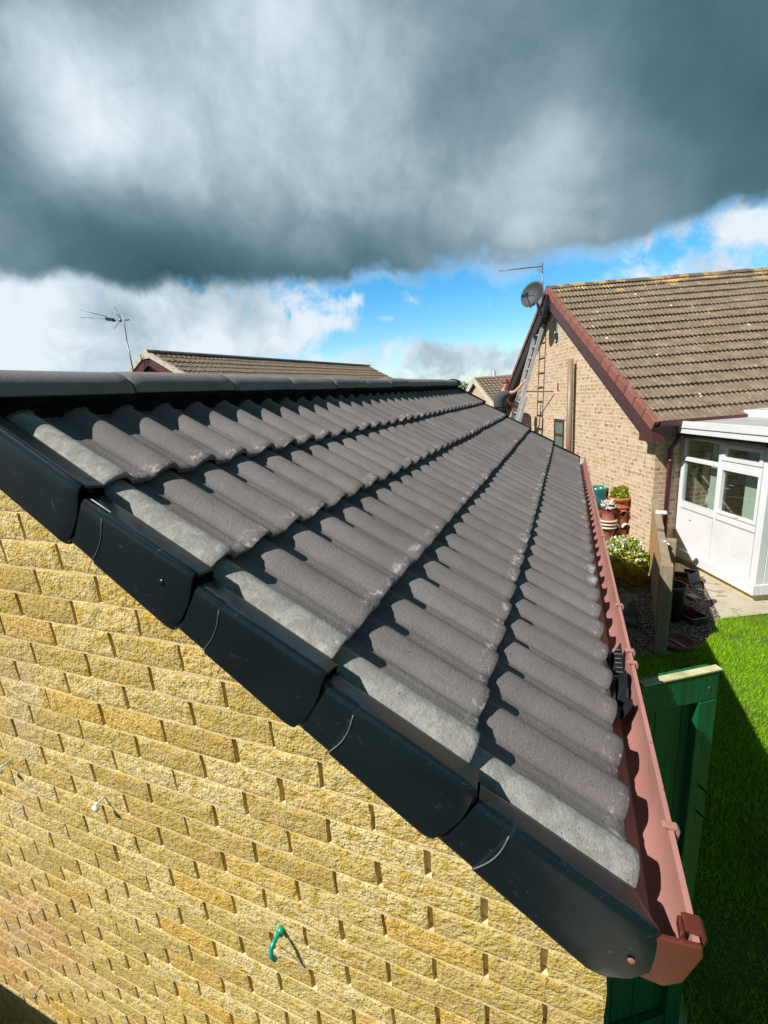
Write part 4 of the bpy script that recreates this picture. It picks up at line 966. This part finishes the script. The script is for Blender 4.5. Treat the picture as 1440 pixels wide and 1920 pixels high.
# shrubs
c = px(1168, 1043, 1, 7.0); cz = c.z; c = gz(c); fsb = empty('flowering_shrub', c, 'leafy shrub with white and yellow-green flowers beside the timber fence', 'shrub')
m_ = MB()
for k in range(9): a = k*.7; m_.tube([c, c+Vector((.08*cos(a), .08*sin(a), .2)), c+Vector((.2*cos(a), .22*sin(a), .42))], .008, 5, .004)
m_.build('stem', M['bark'], fsb)
c.z = cz; leaves(c, .33, 3000, .06, 'leaf', 'foliage', fsb, .85, 11); leaves(c+ZZ*.03, .33, 480, .045, 'petal', 'blossom', fsb, .84, 12, shell=.85)
c = px(1172, 1091, 1, 6.5); cz = c.z; c = gz(c); gb_ = empty('golden_shrub', c, 'clipped dome of golden yellow shrub beside the timber fence', 'shrub')
m_ = MB(); m_.tube([c, c+ZZ*.25], .02, 6); m_.build('stem', M['bark'], gb_)
c.z = cz; leaves(c, .30, 8500, .022, 'gold_leaf', 'foliage', gb_, .95, 21, shell=.7)
# statue
c = gz(at_(1182, 1150, .12)); st = empty('stone_figure', c, 'weathered grey garden stone figure in the shade under the golden shrub', 'garden ornament')
me = bpy.data.meshes.new('figure')
o = skin('figure', [c+ZZ*.05, c+ZZ*.16, c+ZZ*.26, c+ZZ*.33, c+Vector((.09, -.04, .12)), c+Vector((-.09, -.04, .12)), c+Vector((.08, -.12, .05)), c+Vector((-.08, -.12, .05))], [(0, 1), (1, 2), (2, 3), (1, 4), (1, 5), (0, 6), (0, 7)], [.10, .085, .05, .062, .035, .035, .05, .05], M['stone'], st)
for i, (x, y, h) in enumerate(((1225, 1190, 0), )): pass
# planters on the lawn side
c = px(1292, 1158, 2, GZ); tro = empty('seed_tray', c, 'shallow dark green tray with red leaved plant on the gravel', 'planter')
ta = Vector((.55, -.83, 0)).normalized(); tb = Vector((.83, .55, 0))
m_ = MB(); m_.box(c-ta*.17-tb*.12, ta*.34, tb*.24, ZZ*.015)
for o1, e1, e2 in ((c-ta*.17-tb*.12, ta*.34, tb*.012), (c-ta*.17+tb*.108, ta*.34, tb*.012), (c-ta*.17-tb*.108, ta*.012, tb*.216), (c+ta*.158-tb*.108, ta*.012, tb*.216)): m_.box(o1+ZZ*.015, e1, e2, ZZ*.06)
m_.build('tray', M['slate_plastic'], tro); leaves(c-ta*.03+ZZ*.06, .07, 160, .05, 'red_flower', 'plant', tro, .6, 31)
c = px(1277, 1104, 2, GZ+.1); po = pot('clay_plant_pot', gz(c), [(0, 0), (.06, 0), (.075, .12), (.085, .12), (.085, .15), (.07, .15), (.06, .1), (0, .1)], M['terra_dark'], 'small red clay pot of red flowers on the gravel behind the fence', 'plant pot'); leaves(gz(c)+ZZ*.18, .08, 180, .045, 'red_flower', 'plant', po, .6, 33)
c = px(1286, 1085, 2, GZ+.08); pl = empty('tilted_planter', gz(c), 'dark teal plastic planter tipped over beside the sandstone slab', 'planter')
m_ = MB(); ax_ = Vector((.5, -.75, .25)).normalized(); ay_ = Vector((.8, .5, .1)).normalized(); az_ = ax_.cross(ay_).normalized()
m_.box(gz(c)+ZZ*.08-ax_*.1-ay_*.08, ax_*.24, ay_*.18, az_*.02); m_.box(gz(c)+ZZ*.10-ax_*.1-ay_*.08, ax_*.24, ay_*.015, az_*.11); m_.box(gz(c)+ZZ*.10-ax_*.1+ay_*.085, ax_*.24, ay_*.015, az_*.11); m_.box(gz(c)+ZZ*.05+ax_*.14-ay_*.08, ax_*.015, ay_*.18, az_*.13)
m_.build('trough', M['slate_plastic'], pl); leaves(gz(c)+Vector((-.12, -.12, .08)), .12, 260, .05, 'dark_leaf', 'plant', pl, .6, 35)
c = px(1258, 1130, 2, GZ+.2); bn = pot('water_butt', gz(c)+Vector((.0, .0, 0)), [(0, 0), (.12, 0), (.15, .42), (.165, .43), (.165, .46), (.14, .46), (.12, .1), (0, .1)], M['navy'], 'dark blue plastic tub standing behind the end post of the timber fence', 'tub')
c = px(1268, 1208, 2, GZ); bs_ = pot('basin', c, [(0, .01), (.14, .012), (.165, .055), (.175, .055), (.165, .0), (0, 0)], M['terra_dark'], 'round dark red basin of water at the edge of the lawn', 'basin')
m_ = MB(); m_.tube([c+Vector((-.06, .07, .022)), c+Vector((-.0, .0, .024)), c+Vector((.07, -.09, .022))], .012, 6); m_.build('pale_strip', M['stoneware'], bs_, True)
c = px(1292, 1062, 2, GZ+.05); m_ = MB(); q = [px(1260, 1055, 2, GZ+.1), px(1275, 1056, 2, GZ+.1), px(1320, 1080, 2, GZ+.1), px(1300, 1083, 2, GZ+.1), px(1258, 1072, 2, GZ+.1)]
m_.add([v for v in q]+[v-ZZ*.06 for v in q], [(0, 1, 2, 3, 4), (9, 8, 7, 6, 5)]+[(k, k+5, (k+1) % 5+5, (k+1) % 5) for k in range(5)]); sl = tag(m_.build('stone_slab', M['slab']), 'pale sandstone slab lying at the foot of the conservatory corner', 'slab')
c = px(1285, 1118, 2, GZ); m_ = MB(); m_.box(c, ta*.13, tb*.10, ZZ*.03); tag(bevel(m_.build('paving_block', M['slab'])), 'small pale paving block between the red pot and the green tray', 'paving block')

# gravel stones scattered where near enough to see
def scatter_stones():
    V_, F_ = [], []
    ico = [(0, 0, 1), (.89, 0, .45), (.28, .85, .45), (-.72, .53, .45), (-.72, -.53, .45), (.28, -.85, .45), (0, 0, -.4)]
    fc_ = [(0, 1, 2), (0, 2, 3), (0, 3, 4), (0, 4, 5), (0, 5, 1), (6, 2, 1), (6, 3, 2), (6, 4, 3), (6, 5, 4), (6, 1, 5)]
    n = 0
    while n < 5200:
        x, y = random.uniform(1.5, 3.4), random.uniform(4.36, 7.6)
        if x > 1.95 and y < 4.5+(max(0, x-2.4))**1.2*.95: continue
        if x > 3.02+.12*(y-5.4) : continue
        r = random.uniform(.008, .019); a = random.uniform(0, 6.3); b = len(V_)
        for p in ico: V_.append((x+r*(p[0]*cos(a)-p[1]*sin(a))*random.uniform(.8, 1.2), y+r*(p[0]*sin(a)+p[1]*cos(a))*1.1, GZ-.01+r*.6*p[2]+.003))
        F_.extend([tuple(i+b for i in f) for f in fc_]); n += 1
    return V_, F_
V_, F_ = scatter_stones(); mg, t, b = principled('loose_stones'); g = t.new('ShaderNodeNewGeometry').outputs['Random Per Island']
t.put(b.inputs['Base Color'], t.ramp(g, [(0, (.10, .075, .06)), (.4, (.22, .165, .13)), (.75, (.33, .27, .22)), (1, (.55, .52, .47))])); b.inputs['Roughness'].default_value = .9
tag(pymesh('gravel', V_, F_, mg), 'loose brown and grey gravel beside the fence and patio', 'gravel', kind='stuff')
# grass
def inside(x, y, poly):
    c = False; j = len(poly)-1
    for i in range(len(poly)):
        if (poly[i][1] > y) != (poly[j][1] > y) and x < (poly[j][0]-poly[i][0])*(y-poly[i][1])/(poly[j][1]-poly[i][1])+poly[i][0]: c = not c
        j = i
    return c
def make_grass():
    r_ = np.random.default_rng(5); N = 190000
    x = r_.uniform(1.9, 5.2, N); y = r_.uniform(-.6, 6.2, N)
    pts = [(a, b_) for a, b_ in zip(x, y) if inside(a+.03, b_, lawn_poly) and a < 2.0+.52*(b_+1.2)]
    pts = [q_ for q_ in pts if vnoise(np.array([q_[0]]), np.array([q_[1]]), 8, 5)[0]+.35*r_.random() > .30]
    n = len(pts); p = np.array(pts); a = r_.uniform(0, 2*PI, n); h = r_.uniform(.022, .055, n)*(1+.35*np.sin(p[:, 0]*5)*np.cos(p[:, 1]*4)); ln_ = r_.uniform(-.025, .025, (n, 2)); wd = r_.uniform(.0016, .0034, n)
    z = np.full(n, GZ-.002)
    A_ = np.stack([p[:, 0]-wd*np.cos(a), p[:, 1]-wd*np.sin(a), z], 1); B_ = np.stack([p[:, 0]+wd*np.cos(a), p[:, 1]+wd*np.sin(a), z], 1); T_ = np.stack([p[:, 0]+ln_[:, 0], p[:, 1]+ln_[:, 1], z+h], 1)
    V_ = np.stack([A_, B_, T_], 1).reshape(-1, 3)
    me = bpy.data.meshes.new('grass'); me.vertices.add(3*n); me.vertices.foreach_set('co', V_.ravel())
    me.loops.add(3*n); me.loops.foreach_set('vertex_index', np.arange(3*n)); me.polygons.add(n); me.polygons.foreach_set('loop_start', np.arange(0, 3*n, 3)); me.polygons.foreach_set('loop_total', np.full(n, 3)); me.update()
    return link('grass', me, M['grass'])
tag(make_grass(), 'short bright green lawn grass beside the garage and patio', 'grass', kind='stuff')

# ------------------------------------------------------------------ neighbouring bungalow beyond the ridge (left)
hb = empty('neighbour_bungalow', (-11, 16, GZ), 'neighbouring bungalow roof with maroon gable boards showing over the garage ridge on the left', 'house')
ap = px(272, 659, 2, 2.55); ae = px(690, 686, 2, 2.55)
bdv = (ae-ap).normalized(); bsd = Vector((bdv.y, -bdv.x, 0)); BP = rad(29); BL = (ae-ap).length
for sg in (1, -1):
    s_ = bsd*sg; dn = s_*cos(BP)-ZZ*sin(BP); nr = s_*sin(BP)+ZZ*cos(BP)
    tiled_slope(hb, ap-ZZ*.05, bdv, dn, nr, BL, 5.0, 14, .2, M['old_tile'], .035, .045, name='roof_slope', seg=6)
    for i in range(12):
        p = ap-ZZ*.05+dn*(i*.4+.1); m_ = MB(); m_.box(p-bdv*.04-nr*.06, dn*.385, bdv*.16, nr*.13); m_.build('verge_mortar', M['stoneware'], hb)
    m_ = MB(); m_.box(ap-nr*.36-bdv*.0, dn*4.9, bdv*.03, nr*.22); m_.build('barge_board', M['maroon'], hb)
for i in range(34):
    V_, F_ = grid(2, 9, lambda a, j: ap+bdv*(-.02+i*.45+.44*a)+bsd*(.14*sin(rad(-90+22.5*j)))+ZZ*(-.03+.10*cos(rad(-90+22.5*j))))
    if i*.45 < BL:
        m_ = MB(); m_.add(V_, F_); o = m_.build('ridge_tile', M['ridge'], hb, True); fattr(o, 'wear', [.3]*len(V_))
m_ = MB(); c = ap-bdv*.03; m_.add([c+bsd*(.14*cos(PI*k/10))+ZZ*(-.04+.13*sin(PI*k/10)) for k in range(11)]+[c-bsd*.14-ZZ*.22, c+bsd*.14-ZZ*.22], [tuple(range(13))]); m_.build('ridge_end', M['stoneware'], hb)
hw = 5.0*cos(BP)-.4; zg = ap.z-.3
m_ = uvwall('gable_wall', [(ap+bdv*.3-bsd*hw+ZZ*(GZ-ap.z), bsd, ZZ, [(0, 0), (2*hw, 0), (2*hw, zg-hw*tan(BP)-GZ), (hw, zg-GZ), (0, zg-hw*tan(BP)-GZ)]),
             (ae-bdv*.3-bsd*hw+ZZ*(GZ-ap.z), bsd, ZZ, [(0, 0), (2*hw, 0), (2*hw, zg-hw*tan(BP)-GZ), (hw, zg-GZ), (0, zg-hw*tan(BP)-GZ)]),
             (ap+bdv*.3+bsd*hw+ZZ*(GZ-ap.z), bdv, ZZ, [(0, 0), (BL-.6, 0), (BL-.6, zg-hw*tan(BP)-GZ), (0, zg-hw*tan(BP)-GZ)])], M['dark_far_brick'], hb)
# its aerial
ya = ap.y-.25
def pa(x, y, d=0): return px(x, y, 1, ya+d)
aer2 = empty('roof_aerial', pa(254, 712), 'tall leaning aerial on a thin mast against the sky above the left roof', 'aerial')
m_ = MB(); m_.tube([pa(254, 715), pa(238, 640)], .020, 8); m_.tube([pa(238.5, 642), pa(231, 589)], .014, 8); m_.build('mast', M['steel'], aer2, True)
m_ = MB(); m_.tube([pa(238, 601), pa(224, 601), pa(212, 599)], .012, 6); m_.box(pa(241, 599)-Vector((0, .02, .02)), Vector((-.14, 0, 0)), Vector((0, .05, 0)), Vector((0, 0, .035))); m_.build('bracket', M['steel'], aer2)
m_ = MB(); m_.box(pa(201, 600)-Vector((0, .05, .02)), pa(214, 602)-pa(201, 600), Vector((0, .1, 0)), Vector((0, 0, .10))); m_.build('dipole_box', M['navy'], aer2)
m_ = MB(); m_.tube([pa(201, 594, -.05), pa(151, 581, -.45)], .009, 6); m_.tube([pa(200, 598, .05), pa(151, 595, .25)], .009, 6); m_.tube([pa(214, 598), pa(224, 600)], .006, 6); m_.build('element', M['steel'], aer2, True)
m_ = MB()
for k in range(4): m_.tube([pa(225+k*.8, 599-k, .05*k), pa(211+k*1.6, 578-k*1.4, .12*k)], .006, 5)
for k in range(2): m_.tube([pa(224+k, 602, .05*k), pa(213+k*.8, 618-k, .12*k)], .006, 5)
m_.tube([pa(226, 597), pa(226, 604)], .03, 8); m_.build('reflector', M['steel'], aer2, True)

# ------------------------------------------------------------------ far roof and tree between garage and gable
r0 = px(888, 709, 1, 33); r1 = px(952, 702, 1, 34.5); hc = empty('distant_bungalow', Vector((r0.x+2, 36, GZ)), 'small distant bungalow roof seen between the garage ridge and the man', 'house')
cd = (r1-r0); cd.z = 0; cd.normalize(); cs = Vector((cd.y, -cd.x, 0)); CP = rad(30); r0z = r0
for sg in (1, -1):
    s_ = cs*sg; dn = s_*cos(CP)-ZZ*sin(CP); nr = s_*sin(CP)+ZZ*cos(CP)
    tiled_slope(hc, r0z, cd, dn, nr, 9.0, 4.6, 13, .3, M['old_tile'], .05, .07, name='roof_slope', seg=6)
    m_ = MB(); m_.box(r0z-nr*.3-cd*.05, dn*4.6, cd*.12, nr*.32); m_.build('barge_board', M['stoneware'], hc)
hw = 4.6*cos(CP)-.3; zg = r0z.z-.25
uvwall('wall', [(r0z+cd*.2-cs*hw+ZZ*(GZ-r0z.z), cs, ZZ, [(0, 0), (2*hw, 0), (2*hw, zg-hw*tan(CP)-GZ), (hw, zg-GZ), (0, zg-hw*tan(CP)-GZ)]), (r0z+cd*.2+cs*hw+ZZ*(GZ-r0z.z), cd, ZZ, [(0, 0), (8.5, 0), (8.5, zg-hw*tan(CP)-GZ), (0, zg-hw*tan(CP)-GZ)])], M['far_brick'], hc)
m_ = MB(); c = r0z+cd*1.6-ZZ*.0; m_.tube([c-ZZ*.2, c+ZZ*.4], .1, 10); m_.build('flue', M['white'], hc)
def tree(c, R, h, seed, label):
    o = empty('tree', c, label, 'tree', 'trees on the skyline'); m_ = MB(); top = Vector(c)+ZZ*(h-R*.8)
    m_.tube([c, top], .16, 8, .07)
    for k in range(7): a = k*.9+seed; m_.tube([Vector(c)+ZZ*(h-R*1.5), Vector(c)+Vector((cos(a)*R*.6, sin(a)*R*.6, h-R*.7))], .05, 5, .02)
    m_.build('trunk', M['bark'], o)
    r_ = random.Random(seed); cr = []
    for k in range(8):
        cc = Vector(c)+Vector((r_.uniform(-.6, .6)*R, r_.uniform(-.6, .6)*R, h-R+r_.uniform(-.4, .5)*R)); cr.append(cc)
    V_, F_ = [], []
    rr = np.random.default_rng(seed)
    for cc in cr:
        for i in range(700):
            d = rr.normal(size=3); d /= np.linalg.norm(d); p = np.array(cc)+d*R*.5*(.6+.4*rr.random()); a = rr.normal(size=3); a /= np.linalg.norm(a); b_ = np.cross(a, rr.normal(size=3)); b_ /= np.linalg.norm(b_); s_ = .16; k = len(V_)
            V_ += [p-a*s_*.3, p+b_*s_*.4, p+a*s_, p-b_*s_*.4]; F_.append((k, k+1, k+2, k+3))
    pymesh('crown', V_, F_, M['dark_leaf'], o)
c = px(878, 724, 1, 44); tree(Vector((c.x, 44, GZ)), 2.3, c.z-GZ+.9, 3, 'green tree on the skyline behind the far end of the garage ridge')
# unseen fence, added to cast shade on the near wall's foot
bf = empty('unseen_shade_fence', (-1.6, -.75, GZ), 'unseen dark timber fence added to shade the foot of the near wall', 'fence')
m_ = MB()
for i in range(9): m_.bb((-2.75+i*.2+.003, -.76, GZ), (-2.55+i*.2-.003, -.74, -.95))
m_.build('board_panel', M['fence_grey'], bf)
